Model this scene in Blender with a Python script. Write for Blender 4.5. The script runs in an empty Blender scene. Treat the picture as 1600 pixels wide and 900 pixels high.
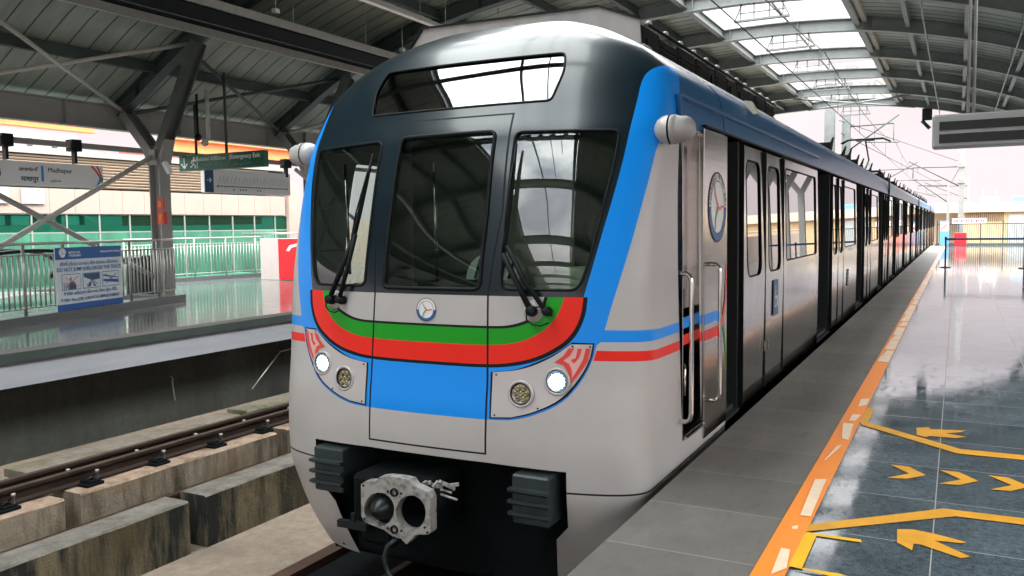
import bpy, math, random
from mathutils import Vector, Matrix, geometry
from bisect import bisect_right
random.seed(7)
scene=bpy.context.scene
COL=scene.collection
# ------------------------------------------------------------------ camera
F=1318.0
WM=Matrix(((0.88449836,0.46633206,-0.01403775),(-0.02121015,0.07025088,0.99730384),(0.46606092,-0.88181587,0.07202776)))  # world->camera axes
CAMZ=1.6
cd=bpy.data.cameras.new('camera'); cam=bpy.data.objects.new('camera',cd); COL.objects.link(cam)
cd.sensor_width=36; cd.lens=F/1600*36; cd.clip_start=0.05; cd.clip_end=3000
cam.matrix_world=Matrix.Translation((0,0,CAMZ))@WM.transposed().to_4x4()
scene.camera=cam
def at(u,v,x=None,y=None,z=None):
    """point on a world plane seen along a sight line (used once, to read real positions)"""
    r=WM.transposed()@Vector(((u-800)/F,-(v-450)/F,-1.0))
    if x is not None: t=x/r[0]
    elif y is not None: t=y/r[1]
    else: t=(z-CAMZ)/r[2]
    return Vector((0,0,CAMZ))+t*r
# ------------------------------------------------------------------ world, sun, exposure
w=bpy.data.worlds.new('World'); scene.world=w; w.use_nodes=True
nt=w.node_tree; nt.nodes.clear()
SUN_EL,SUN_AZ=math.radians(52),math.radians(118)
out=nt.nodes.new('ShaderNodeOutputWorld'); bg=nt.nodes.new('ShaderNodeBackground'); bg.inputs['Strength'].default_value=0.15
sky=nt.nodes.new('ShaderNodeTexSky'); sky.sky_type='NISHITA'; sky.sun_disc=False; sky.sun_elevation=SUN_EL; sky.sun_rotation=SUN_AZ; sky.dust_density=3.0
tc=nt.nodes.new('ShaderNodeTexCoord'); mp=nt.nodes.new('ShaderNodeMapping'); mp.inputs['Scale'].default_value=(1.6,1.6,3.4)
ns=nt.nodes.new('ShaderNodeTexNoise'); ns.inputs['Scale'].default_value=1.5; ns.inputs['Detail'].default_value=6; ns.inputs['Roughness'].default_value=.55
rp=nt.nodes.new('ShaderNodeValToRGB'); rp.color_ramp.elements[0].position=.36; rp.color_ramp.elements[1].position=.52
rp.color_ramp.elements[0].color=(.28,.28,.28,1)
mx=nt.nodes.new('ShaderNodeMix'); mx.data_type='RGBA'; mx.inputs['B'].default_value=(14.0,14.6,14.4,1)
L=nt.links.new
L(tc.outputs['Generated'],mp.inputs['Vector']); L(mp.outputs[0],ns.inputs['Vector']); L(ns.outputs['Fac'],rp.inputs[0])
L(rp.outputs[0],mx.inputs['Factor']); L(sky.outputs[0],mx.inputs['A'])
# overcast sky: the horizon band is dimmer than the zenith
sx=nt.nodes.new('ShaderNodeSeparateXYZ'); L(tc.outputs['Generated'],sx.inputs[0])
mr_=nt.nodes.new('ShaderNodeMapRange'); mr_.inputs['From Min'].default_value=.14; mr_.inputs['From Max'].default_value=.62; mr_.inputs['To Min'].default_value=.138; mr_.inputs['To Max'].default_value=1.4
L(sx.outputs[2],mr_.inputs['Value']); sc_=nt.nodes.new('ShaderNodeVectorMath'); sc_.operation='SCALE'
hz=nt.nodes.new('ShaderNodeMapRange'); hz.inputs['From Min'].default_value=.05; hz.inputs['From Max'].default_value=.5; hz.inputs['To Min'].default_value=1; hz.inputs['To Max'].default_value=0; L(sx.outputs[2],hz.inputs['Value'])
hm=nt.nodes.new('ShaderNodeMix'); hm.data_type='RGBA'; hm.inputs['B'].default_value=(14.6,12.7,13.1,1); L(mx.outputs['Result'],hm.inputs['A']); L(hz.outputs[0],hm.inputs['Factor'])
L(hm.outputs['Result'],sc_.inputs[0]); L(mr_.outputs[0],sc_.inputs['Scale']); L(sc_.outputs[0],bg.inputs['Color']); L(bg.outputs[0],out.inputs[0])
sd=bpy.data.lights.new('sun','SUN'); sd.energy=.8; sd.angle=math.radians(12); sd.color=(1,.95,.9)
sun=bpy.data.objects.new('sun',sd); COL.objects.link(sun)
sdir=Vector((math.sin(SUN_AZ)*math.cos(SUN_EL),math.cos(SUN_AZ)*math.cos(SUN_EL),math.sin(SUN_EL)))
sun.rotation_euler=sdir.to_track_quat('Z','Y').to_euler()
vs=scene.view_settings; vs.view_transform='Standard'; vs.look='None'; vs.gamma=1; vs.use_curve_mapping=False; vs.exposure=1.82
scene.render.engine='CYCLES'
scene.cycles.max_bounces=8; scene.cycles.diffuse_bounces=4; scene.cycles.glossy_bounces=4; scene.cycles.transparent_max_bounces=12
scene.cycles.sample_clamp_indirect=6
# ------------------------------------------------------------------ materials
def mat(name,col,rough=.5,metal=0,spec=.5,coat=0,nscale=0,namt=.15,bump=0,bscale=None,rvar=0,col2=None,stretch=(1,1,1),ior=None,coatr=.05,detail=5,contrast=None):
    m=bpy.data.materials.new(name); m.use_nodes=True; t=m.node_tree; b=t.nodes['Principled BSDF']
    b.inputs['Base Color'].default_value=(*col,1); b.inputs['Roughness'].default_value=rough; b.inputs['Metallic'].default_value=metal
    b.inputs['Specular IOR Level'].default_value=spec; b.inputs['Coat Weight'].default_value=coat; b.inputs['Coat Roughness'].default_value=coatr
    if ior: b.inputs['IOR'].default_value=ior
    if nscale or bump or rvar:
        g=t.nodes.new('ShaderNodeTexCoord'); mp=t.nodes.new('ShaderNodeMapping'); mp.inputs['Scale'].default_value=stretch
        t.links.new(g.outputs['Object'],mp.inputs[0])
        n=t.nodes.new('ShaderNodeTexNoise'); n.inputs['Scale'].default_value=nscale or 5; n.inputs['Detail'].default_value=detail; n.inputs['Roughness'].default_value=.6
        t.links.new(mp.outputs[0],n.inputs['Vector'])
        if nscale:
            r=t.nodes.new('ShaderNodeValToRGB'); lo,hi=contrast or (.3,.7)
            r.color_ramp.elements[0].position=lo; r.color_ramp.elements[1].position=hi
            c2=col2 or tuple(max(0,c*(1-namt)) for c in col); c1=col if col2 else tuple(min(1,c*(1+namt)) for c in col)
            r.color_ramp.elements[0].color=(*c2,1); r.color_ramp.elements[1].color=(*c1,1)
            t.links.new(n.outputs['Fac'],r.inputs[0]); t.links.new(r.outputs[0],b.inputs['Base Color'])
        if rvar:
            mr=t.nodes.new('ShaderNodeMapRange'); mr.inputs['To Min'].default_value=max(0,rough-rvar); mr.inputs['To Max'].default_value=rough+rvar
            mr.inputs['From Min'].default_value=.3; mr.inputs['From Max'].default_value=.7
            t.links.new(n.outputs['Fac'],mr.inputs['Value']); t.links.new(mr.outputs[0],b.inputs['Roughness'])
        if bump:
            n2=t.nodes.new('ShaderNodeTexNoise'); n2.inputs['Scale'].default_value=bscale or 30; n2.inputs['Detail'].default_value=4
            t.links.new(mp.outputs[0],n2.inputs['Vector'])
            bp=t.nodes.new('ShaderNodeBump'); bp.inputs['Strength'].default_value=bump; bp.inputs['Distance'].default_value=.02
            t.links.new(n2.outputs['Fac'],bp.inputs['Height']); t.links.new(bp.outputs[0],b.inputs['Normal'])
    return m
def glass(name,tint,ref=.12,rough=.01,clear=.9):
    """thin pane: tinted see-through plus mirror reflection"""
    m=bpy.data.materials.new(name); m.use_nodes=True; t=m.node_tree; t.nodes.clear()
    o=t.nodes.new('ShaderNodeOutputMaterial'); tr=t.nodes.new('ShaderNodeBsdfTransparent'); tr.inputs[0].default_value=(*[c*clear for c in tint],1)
    gl=t.nodes.new('ShaderNodeBsdfGlossy'); gl.inputs['Roughness'].default_value=rough; gl.inputs['Color'].default_value=(1,1,1,1)
    fr=t.nodes.new('ShaderNodeLayerWeight'); fr.inputs['Blend'].default_value=.5
    pw=t.nodes.new('ShaderNodeMath'); pw.operation='POWER'; pw.inputs[1].default_value=5; t.links.new(fr.outputs['Facing'],pw.inputs[0])
    ad=t.nodes.new('ShaderNodeMath'); ad.operation='MULTIPLY_ADD'; ad.inputs[1].default_value=.92-ref; ad.inputs[2].default_value=.04+ref; ad.use_clamp=True
    mi=t.nodes.new('ShaderNodeMixShader')
    t.links.new(pw.outputs[0],ad.inputs[0]); t.links.new(ad.outputs[0],mi.inputs[0]); t.links.new(tr.outputs[0],mi.inputs[1]); t.links.new(gl.outputs[0],mi.inputs[2]); t.links.new(mi.outputs[0],o.inputs[0])
    return m
def emit(name,col,s):
    m=bpy.data.materials.new(name); m.use_nodes=True; b=m.node_tree.nodes['Principled BSDF']
    b.inputs['Base Color'].default_value=(*col,1); b.inputs['Emission Color'].default_value=(*col,1); b.inputs['Emission Strength'].default_value=s
    return m
M={}
M['silver']=mat('train_silver_paint',(.47,.45,.435),.40,.1,.4,.12,nscale=1.6,namt=.07,rvar=.06,coatr=.25,detail=8)
M['steel']=mat('brushed_stainless',(.52,.49,.46),.17,1,nscale=3,namt=.08,rvar=.05,stretch=(1,.3,4),bump=.03,bscale=5)
M['steel2']=mat('polished_stainless_panel',(.60,.59,.585),.12,1,nscale=2,namt=.08,rvar=.04,bump=.05,bscale=1.3,stretch=(1,1.5,.5))
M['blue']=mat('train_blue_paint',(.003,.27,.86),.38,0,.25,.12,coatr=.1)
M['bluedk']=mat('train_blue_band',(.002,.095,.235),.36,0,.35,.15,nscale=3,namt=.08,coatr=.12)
M['red']=mat('train_red_paint',(.82,.018,.006),.4,0,.25,.1)
M['green']=mat('train_green_paint',(.004,.30,.008),.4,0,.25,.1)
M['mask']=mat('train_black_gloss',(.003,.013,.020),.30,0,.4,.5,nscale=1.2,namt=.18,rvar=.02,coatr=.12,detail=3)
M['roofm']=mat('train_roof_metal',(.20,.22,.23),.3,.7,nscale=4,namt=.2,rvar=.08)
M['black']=mat('black_rubber',(.004,.006,.007),.6,0,.25,nscale=12,namt=.3)
M['under']=mat('underframe_black',(.003,.005,.006),.85,0,.15,nscale=6,namt=.4,bump=.3,bscale=12)
M['darkin']=mat('cab_interior_grey_green',(.07,.095,.085),.6,nscale=4,namt=.2)
M['cream']=mat('cab_interior_cream',(.50,.49,.38),.6,nscale=4,namt=.1)
M['saloon']=mat('saloon_dark',(.018,.022,.022),.5)
M['wglass']=glass('windscreen_glass',(.60,.74,.68),.055)
M['sglass']=glass('side_window_glass',(.05,.06,.06),.34)
M['clear']=glass('clear_glass',(.95,.97,.97),.0)
M['greenglass']=glass('green_curtain_glass',(.15,.52,.40),.0,.03)
M['greenglass2']=glass('green_glass_haze_tint',(.48,.82,.70),.0,.03)  # paler tint puts the bright haze behind into the lower panes
M['lampglass']=mat('lamp_lens',(.30,.27,.16),.12,.6,nscale=30,namt=.5)
M['headlight']=emit('headlight_lit',(.75,.88,1),9)
M['chrome']=mat('chrome',(.7,.68,.64),.12,1)
M['castmetal']=mat('coupler_cast_metal',(.42,.41,.38),.5,.4,nscale=22,namt=.3,col2=(.12,.11,.10),contrast=(.3,.52),bump=.2,bscale=40)
M['darkmetal']=mat('dark_metal',(.03,.035,.036),.4,.7,nscale=10,namt=.3)
M['white']=mat('white_paint',(.75,.74,.72),.4)
M['pinkgrey']=mat('lamp_panel_grey',(.50,.47,.46),.35,.1,.5,.2)
M['decored']=mat('deco_red',(.72,.05,.03),.35)
M['decopink']=mat('deco_pink',(.75,.42,.40),.35)
M['cowl']=mat('ac_cowl_grey',(.36,.34,.33),.45,.2,nscale=6,namt=.12,stretch=(1,1,.4))
M['louvre']=mat('ac_louvre_dark',(.006,.008,.008),.7,0,.2,nscale=20,namt=.4)
# concrete & stone
def concrete(name,col,dark,sc=1.2,rough=.85,streak=True,moss=None,thr=(.42,.62)):
    m=mat(name,col,rough,nscale=9,namt=.18,bump=.5,bscale=35); t=m.node_tree; b=t.nodes['Principled BSDF']
    src=b.inputs['Base Color'].links[0].from_socket
    g=t.nodes.new('ShaderNodeTexCoord'); mp=t.nodes.new('ShaderNodeMapping'); mp.inputs['Scale'].default_value=(1.7,1.7,.30) if streak else (1,1,1)
    n=t.nodes.new('ShaderNodeTexNoise'); n.inputs['Scale'].default_value=sc; n.inputs['Detail'].default_value=8; n.inputs['Roughness'].default_value=.68
    r=t.nodes.new('ShaderNodeValToRGB'); r.color_ramp.elements[0].position=thr[0]; r.color_ramp.elements[1].position=thr[1]
    mi=t.nodes.new('ShaderNodeMix'); mi.data_type='RGBA'; mi.inputs['B'].default_value=(*dark,1)
    t.links.new(g.outputs['Object'],mp.inputs[0]); t.links.new(mp.outputs[0],n.inputs['Vector']); t.links.new(n.outputs['Fac'],r.inputs[0])
    t.links.new(r.outputs[0],mi.inputs['Factor']); t.links.new(src,mi.inputs['A']); last=mi.outputs['Result']
    if moss:
        n3=t.nodes.new('ShaderNodeTexNoise'); n3.inputs['Scale'].default_value=.8; n3.inputs['Detail'].default_value=6
        mp3=t.nodes.new('ShaderNodeMapping'); mp3.inputs['Location'].default_value=(3,9,1)
        t.links.new(g.outputs['Object'],mp3.inputs[0]); t.links.new(mp3.outputs[0],n3.inputs['Vector'])
        r3=t.nodes.new('ShaderNodeValToRGB'); r3.color_ramp.elements[0].position=.5; r3.color_ramp.elements[1].position=.68
        mi3=t.nodes.new('ShaderNodeMix'); mi3.data_type='RGBA'; mi3.inputs['B'].default_value=(*moss,1)
        t.links.new(n3.outputs['Fac'],r3.inputs[0]); t.links.new(r3.outputs[0],mi3.inputs['Factor']); t.links.new(last,mi3.inputs['A']); last=mi3.outputs['Result']
    t.links.new(last,b.inputs['Base Color'])
    return m
M['conc_stain']=concrete('stained_concrete',(.17,.14,.085),(.010,.013,.011),2.0,moss=(.10,.08,.035),thr=(.40,.55))
M['conc_top']=concrete('weathered_concrete_top',(.20,.185,.16),(.09,.08,.065),4,streak=False,thr=(.42,.70))
M['conc_plinth']=concrete('plinth_concrete',(.27,.225,.17),(.07,.055,.035),1.9,thr=(.47,.66),moss=(.20,.13,.07))
M['conc_curb']=concrete('curb_concrete',(.22,.19,.16),(.08,.10,.035),.9,streak=False,thr=(.5,.65))
M['conc_floor']=concrete('track_slab',(.30,.235,.18),(.16,.13,.10),.9,streak=False,thr=(.45,.7))
M['conc_wall']=concrete('dark_damp_wall',(.042,.048,.040),(.012,.015,.014),.35,thr=(.40,.66))
M['fascia']=mat('platform_fascia',(.34,.36,.40),.5,nscale=3,namt=.08,stretch=(1,.3,3))
def stone(name,col,rough,gx,gy,ox,oy,joint,fleck=.25,jw=.006,rvar=.04,spec=.5,bump=.02,patch=.12,blotch=0):
    """polished stone tiles with joints laid in world metres (object origin at world origin)"""
    m=bpy.data.materials.new(name); m.use_nodes=True; t=m.node_tree; b=t.nodes['Principled BSDF']; N=t.nodes.new; K=t.links.new
    g=N('ShaderNodeTexCoord'); sp=N('ShaderNodeSeparateXYZ'); K(g.outputs['Object'],sp.inputs[0])
    def line(sock,per,off):
        a=N('ShaderNodeMath'); a.operation='SUBTRACT'; a.inputs[1].default_value=off; K(sock,a.inputs[0])
        d=N('ShaderNodeMath'); d.operation='PINGPONG'; d.inputs[1].default_value=per/2; K(a.outputs[0],d.inputs[0])
        c=N('ShaderNodeMath'); c.operation='LESS_THAN'; c.inputs[1].default_value=jw/2; K(d.outputs[0],c.inputs[0]); return c.outputs[0]
    lx=line(sp.outputs[0],gx,ox); ly=line(sp.outputs[1],gy,oy)
    mxx=N('ShaderNodeMath'); mxx.operation='MAXIMUM'; K(lx,mxx.inputs[0]); K(ly,mxx.inputs[1])
    n=N('ShaderNodeTexNoise'); n.inputs['Scale'].default_value=160; n.inputs['Detail'].default_value=3; K(g.outputs['Object'],n.inputs['Vector'])
    n2=N('ShaderNodeTexNoise'); n2.inputs['Scale'].default_value=3.0; n2.inputs['Detail'].default_value=7; n2.inputs['Roughness'].default_value=.7; K(g.outputs['Object'],n2.inputs['Vector'])
    # per tile tone
    vx=N('ShaderNodeVectorMath'); vx.operation='SUBTRACT'; vx.inputs[1].default_value=(ox,oy,0); K(g.outputs['Object'],vx.inputs[0])
    vd=N('ShaderNodeVectorMath'); vd.operation='DIVIDE'; vd.inputs[1].default_value=(gx,gy,100); K(vx.outputs[0],vd.inputs[0])
    vf=N('ShaderNodeVectorMath'); vf.operation='FLOOR'; K(vd.outputs[0],vf.inputs[0])
    wn=N('ShaderNodeTexWhiteNoise'); K(vf.outputs[0],wn.inputs['Vector'])
    def mr(sock,a0,a1,b0,b1):
        q=N('ShaderNodeMapRange'); q.inputs['From Min'].default_value=a0; q.inputs['From Max'].default_value=a1; q.inputs['To Min'].default_value=b0; q.inputs['To Max'].default_value=b1; K(sock,q.inputs['Value']); return q.outputs[0]
    f1=mr(n.outputs['Fac'],.3,.7,1-fleck,1+fleck); f2=mr(n2.outputs['Fac'],.3,.7,1-patch*1.4,1+patch*1.4); f3=mr(wn.outputs['Value'],0,1,1-patch,1+patch)
    p=N('ShaderNodeMath'); p.operation='MULTIPLY'; K(f1,p.inputs[0]); K(f2,p.inputs[1]); p2=N('ShaderNodeMath'); p2.operation='MULTIPLY'; K(p.outputs[0],p2.inputs[0]); K(f3,p2.inputs[1])
    if blotch:
        n4=N('ShaderNodeTexNoise'); n4.inputs['Scale'].default_value=28; n4.inputs['Detail'].default_value=6; n4.inputs['Roughness'].default_value=.7; K(g.outputs['Object'],n4.inputs['Vector'])
        p3=N('ShaderNodeMath'); p3.operation='MULTIPLY'; K(p2.outputs[0],p3.inputs[0]); K(mr(n4.outputs['Fac'],.35,.65,1-blotch,1+blotch),p3.inputs[1]); p2=p3
    vm=N('ShaderNodeVectorMath'); vm.operation='SCALE'; vm.inputs[0].default_value=col; K(p2.outputs[0],vm.inputs['Scale'])
    mi=N('ShaderNodeMix'); mi.data_type='RGBA'; mi.inputs['B'].default_value=(*joint,1); K(vm.outputs[0],mi.inputs['A']); K(mxx.outputs[0],mi.inputs['Factor']); K(mi.outputs['Result'],b.inputs['Base Color'])
    rr_=N('ShaderNodeMapRange'); rr_.inputs['To Min'].default_value=0; rr_.inputs['To Max'].default_value=.5; K(mxx.outputs[0],rr_.inputs['Value'])
    n5=N('ShaderNodeTexNoise'); n5.inputs['Scale'].default_value=5; n5.inputs['Detail'].default_value=9; n5.inputs['Roughness'].default_value=.75; mp5=N('ShaderNodeMapping'); mp5.inputs['Scale'].default_value=(2.5,.6,1); K(g.outputs['Object'],mp5.inputs[0]); K(mp5.outputs[0],n5.inputs['Vector'])
    r1=N('ShaderNodeMath'); r1.operation='ADD'; K(mr(n2.outputs['Fac'],.3,.7,max(.02,rough-rvar),rough+rvar),r1.inputs[0]); K(mr(n5.outputs['Fac'],.52,.72,0,.16),r1.inputs[1])
    r2=N('ShaderNodeMath'); r2.operation='ADD'; K(r1.outputs[0],r2.inputs[0]); K(rr_.outputs[0],r2.inputs[1]); K(r2.outputs[0],b.inputs['Roughness'])
    s1=N('ShaderNodeMath'); s1.operation='MULTIPLY'; s1.inputs[1].default_value=spec; K(mr(mxx.outputs[0],0,1,1,.1),s1.inputs[0])
    s2=N('ShaderNodeMath'); s2.operation='MULTIPLY'; K(s1.outputs[0],s2.inputs[0]); K(mr(n5.outputs['Fac'],.4,.75,1.05,.72),s2.inputs[1]); K(s2.outputs[0],b.inputs['Specular IOR Level'])
    bp=N('ShaderNodeBump'); bp.inputs['Strength'].default_value=bump; bp.inputs['Distance'].default_value=.02; n3=N('ShaderNodeTexNoise'); n3.inputs['Scale'].default_value=1.8; K(g.outputs['Object'],n3.inputs['Vector']); K(n3.outputs['Fac'],bp.inputs['Height']); K(bp.outputs[0],b.inputs['Normal'])
    return m
M['granite']=stone('polished_blue_black_granite',(.070,.092,.108),.06,.75,.75,-.08,4.55,(.30,.29,.28),.55,.006,.03,spec=.42,bump=.003,patch=.20,blotch=.35)
M['edgestone']=stone('grey_edge_stone',(.155,.145,.13),.50,2.4,.7,-.72,5.33,(.32,.30,.27),.22,.007,.07,patch=.13,spec=.15)
M['granite2']=stone('polished_grey_granite_left',(.13,.135,.135),.11,.9,.9,-11.6,.3,(.20,.19,.19),.3,.006,.04,spec=.7)
M['kerbgranite']=mat('speckled_granite_kerb',(.10,.11,.11),.3,nscale=60,namt=.8)
M['orange']=mat('orange_line_paint',(.90,.25,.015),.38,0,.3,nscale=3,namt=.06,rvar=.06)
M['cream_mark']=mat('worn_cream_tape',(.82,.62,.42),.35,nscale=18,namt=.1)
M['yellow']=mat('yellow_floor_tape',(.62,.29,.015),.45,0,.3,nscale=9,namt=.16,rvar=.08,detail=9)
M['yellowb']=mat('bright_yellow_tape',(.78,.42,.01),.5,0,.25,nscale=5,namt=.08)
# roof and buildings
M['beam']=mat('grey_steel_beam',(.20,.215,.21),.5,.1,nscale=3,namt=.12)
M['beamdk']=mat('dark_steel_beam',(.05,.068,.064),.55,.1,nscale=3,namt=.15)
M['column']=mat('column_grey_paint',(.30,.29,.27),.5,nscale=2,namt=.08)
M['sheet']=mat('roof_sheet_painted',(.30,.325,.275),.5,.1,nscale=1.2,namt=.16,stretch=(.5,3,1),detail=3)
M['seam']=mat('roof_sheet_seam',(.05,.055,.05),.6)
M['pipe']=mat('galvanised_pipe',(.42,.41,.39),.35,.6,nscale=8,namt=.1)
M['rodm']=mat('white_painted_tube',(.46,.44,.40),.45,nscale=6,namt=.1)
M['board']=mat('sign_board_white',(.78,.78,.77),.35)
M['boardgrey']=mat('display_casing_grey',(.40,.41,.40),.45,.2,nscale=2,namt=.06)
M['boardblack']=mat('display_screen_off',(.012,.014,.015),.25)
M['navy']=mat('sign_navy',(.015,.07,.16),.35)
M['signgreen']=mat('sign_green',(.006,.10,.06),.3)
M['textdark']=mat('lettering_dark',(.02,.03,.04),.5)
M['textwhite']=mat('lettering_white',(.75,.80,.78),.5)
M['textdim']=mat('lettering_pale_green',(.10,.28,.20),.5)
M['skyblue']=mat('sign_light_blue',(.02,.25,.65),.4)
M['bannerblue']=mat('banner_blue',(.015,.10,.33),.45)
M['bannerwhite']=mat('banner_white',(.62,.66,.68),.5)
M['creampanel']=mat('cream_cladding',(.42,.31,.265),.5,nscale=1,namt=.04)
M['louv']=mat('brown_shutter_slats',(.36,.27,.20),.55,nscale=2,namt=.12,stretch=(1,.3,6))
M['redpanel']=mat('red_panel',(.72,.02,.03),.4)
M['pinkwall']=mat('parapet_pinkish',(.62,.52,.49),.5,nscale=2,namt=.05)
M['orangebeam']=mat('orange_girder',(.75,.24,.08),.5,nscale=2,namt=.1)
M['rust']=mat('rusted_rail',(.085,.042,.028),.5,.4,nscale=10,namt=.4,stretch=(1,.3,1))
M['conc_ptop']=concrete('plinth_top_concrete',(.40,.29,.215),(.16,.10,.065),2.6,streak=False,thr=(.48,.66))
M['rustdk']=mat('dark_rusted_rail',(.030,.018,.013),.6,.2,nscale=10,namt=.4,stretch=(1,.3,1))
M['railtop']=mat('worn_rail_head',(.16,.11,.09),.35,.8,nscale=8,namt=.3)
M['stripew']=mat('seat_cover_white',(.6,.58,.54),.7)
M['ochre']=mat('ochre_wall',(.52,.36,.20),.8,nscale=1.5,namt=.1)
M['paleroof']=mat('pale_parapet',(.56,.47,.38),.8,nscale=1,namt=.06)
M['bluebox']=mat('blue_box_paint',(.12,.34,.55),.5)
M['ground']=mat('city_ground',(.20,.19,.17),.9,nscale=.2,namt=.3)
M['asphalt']=mat('asphalt',(.05,.05,.05),.9,nscale=2,namt=.2)
M['foliage']=mat('foliage',(.06,.09,.035),.8,nscale=5,namt=.5)
M['ledamber']=mat('amber_led_matrix',(.16,.10,.02),.5)
# ------------------------------------------------------------------ object helpers
def link(o,parent=None):
    COL.objects.link(o)
    if parent: o.parent=parent
    return o
def tag(o,label=None,cat=None,group=None,kind=None):
    if label:o['label']=label
    if cat:o['category']=cat
    if group:o['group']=group
    if kind:o['kind']=kind
    return o
def thing(name,label,cat,loc=(0,0,0),group=None):
    o=bpy.data.objects.new(name,None); o.location=loc; o.empty_display_size=.2; link(o); return tag(o,label,cat,group)
class MB:
    def __init__(s): s.v=[];s.f=[];s.m=[];s.sm=[]
    def add(s,vs,fs,mi=0,smooth=False):
        o=len(s.v); s.v+= [tuple(v) for v in vs]; s.f+=[tuple(i+o for i in f) for f in fs]; s.m+=[mi]*len(fs); s.sm+=[smooth]*len(fs); return s
    def box(s,a,b,mi=0,bev=0):
        x0,y0,z0=[min(a[i],b[i]) for i in range(3)]; x1,y1,z1=[max(a[i],b[i]) for i in range(3)]
        if bev and min(x1-x0,y1-y0,z1-z0)>2.2*bev:
            e=bev; vs=[];
            # chamfered box: each corner has 3 verts
            idx={}
            for X in (0,1):
                for Y in (0,1):
                    for Z in (0,1):
                        cx,cy,cz=(x0,x1)[X],(y0,y1)[Y],(z0,z1)[Z]; sx,sy,sz=(1,-1)[X],(1,-1)[Y],(1,-1)[Z]
                        idx[X,Y,Z]=len(vs); vs+=[(cx,cy+sy*e,cz+sz*e),(cx+sx*e,cy,cz+sz*e),(cx+sx*e,cy+sy*e,cz)]
            fs=[]
            for X in (0,1): q=[idx[X,0,0],idx[X,1,0],idx[X,1,1],idx[X,0,1]]; fs.append(q if X else q[::-1])
            for Y in (0,1): q=[idx[0,Y,0]+1,idx[1,Y,0]+1,idx[1,Y,1]+1,idx[0,Y,1]+1]; fs.append(q[::-1] if Y else q)
            for Z in (0,1): q=[idx[0,0,Z]+2,idx[1,0,Z]+2,idx[1,1,Z]+2,idx[0,1,Z]+2]; fs.append(q if Z else q[::-1])
            for X in (0,1):
                for Y in (0,1):
                    a_,b_=idx[X,Y,0],idx[X,Y,1]; fs.append([a_,a_+1,b_+1,b_])
            for X in (0,1):
                for Z in (0,1):
                    a_,b_=idx[X,0,Z],idx[X,1,Z]; fs.append([a_,b_,b_+2,a_+2])
            for Y in (0,1):
                for Z in (0,1):
                    a_,b_=idx[0,Y,Z]+1,idx[1,Y,Z]+1; fs.append([a_,b_,b_+1,a_+1])
            for k in idx.values(): fs.append([k,k+1,k+2])
            return s.add(vs,fs,mi)
        vs=[(x0,y0,z0),(x1,y0,z0),(x1,y1,z0),(x0,y1,z0),(x0,y0,z1),(x1,y0,z1),(x1,y1,z1),(x0,y1,z1)]
        return s.add(vs,[(0,3,2,1),(4,5,6,7),(0,1,5,4),(1,2,6,5),(2,3,7,6),(3,0,4,7)],mi)
    def beam(s,a,b,w,h,mi=0,up=(0,0,1)):
        a,b=Vector(a),Vector(b); d=(b-a).normalized(); u=Vector(up); r=d.cross(u)
        if r.length<1e-4: r=d.cross(Vector((1,0,0)))
        r.normalize(); u=r.cross(d)
        vs=[p+r*sx*w/2+u*sz*h/2 for p in (a,b) for sx,sz in ((-1,-1),(1,-1),(1,1),(-1,1))]
        return s.add(vs,[(3,2,1,0),(4,5,6,7),(0,1,5,4),(1,2,6,5),(2,3,7,6),(3,0,4,7)],mi)
    def hbeam(s,a,b,w,h,t=.02,mi=0,up=(0,0,1)):
        a,b=Vector(a),Vector(b); d=(b-a).normalized(); r=d.cross(Vector(up)).normalized(); u=r.cross(d)
        s.beam(a+u*(h/2-t/2),b+u*(h/2-t/2),w,t,mi,u); s.beam(a-u*(h/2-t/2),b-u*(h/2-t/2),w,t,mi,u); s.beam(a,b,t,h-2*t-.002,mi,u); return s
    def tube(s,pts,r,n=10,mi=0,cap=True,closed=False):
        pts=[Vector(p) for p in pts]; rings=[]; N=len(pts); pr=None
        for i,p in enumerate(pts):
            if closed: d=(pts[(i+1)%N]-pts[i-1])
            else: d=(pts[min(i+1,N-1)]-pts[max(i-1,0)])
            d.normalize()
            if pr is None:
                q=d.cross(Vector((0,0,1)))
                if q.length<.01: q=d.cross(Vector((1,0,0)))
            else: q=pr-d*pr.dot(d)
            q.normalize(); pr=q; t=d.cross(q)
            rr=r[i] if isinstance(r,(list,tuple)) else r
            rings.append([p+(q*math.cos(2*math.pi*k/n)+t*math.sin(2*math.pi*k/n))*rr for k in range(n)])
        vs=[v for R in rings for v in R]; fs=[]
        for i in range(N if closed else N-1):
            j=(i+1)%N
            for k in range(n): fs.append((i*n+k,j*n+k,j*n+(k+1)%n,i*n+(k+1)%n))
        if cap and not closed: fs+= [tuple(range(n))[::1],tuple(range((N-1)*n,N*n))[::-1]]
        return s.add(vs,fs,mi,True)
    def prism(s,poly,axis,a,b,mi=0,mi2=None):
        """poly of 2-tuples extruded along axis from a to b"""
        def P(p,t):
            return {'x':(t,p[0],p[1]),'y':(p[0],t,p[1]),'z':(p[0],p[1],t)}[axis]
        n=len(poly); vs=[P(p,a) for p in poly]+[P(p,b) for p in poly]
        tri=geometry.tessellate_polygon([[Vector((p[0],p[1],0)) for p in poly]])
        fs=[tuple(t) for t in tri]; o=len(fs)
        s.add(vs,fs,mi); s.add(vs,[tuple(i+n for i in t[::-1]) for t in tri],mi if mi2 is None else mi2)
        s.add(vs,[(i,(i+1)%n,n+(i+1)%n,n+i) for i in range(n)],mi); return s
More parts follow.
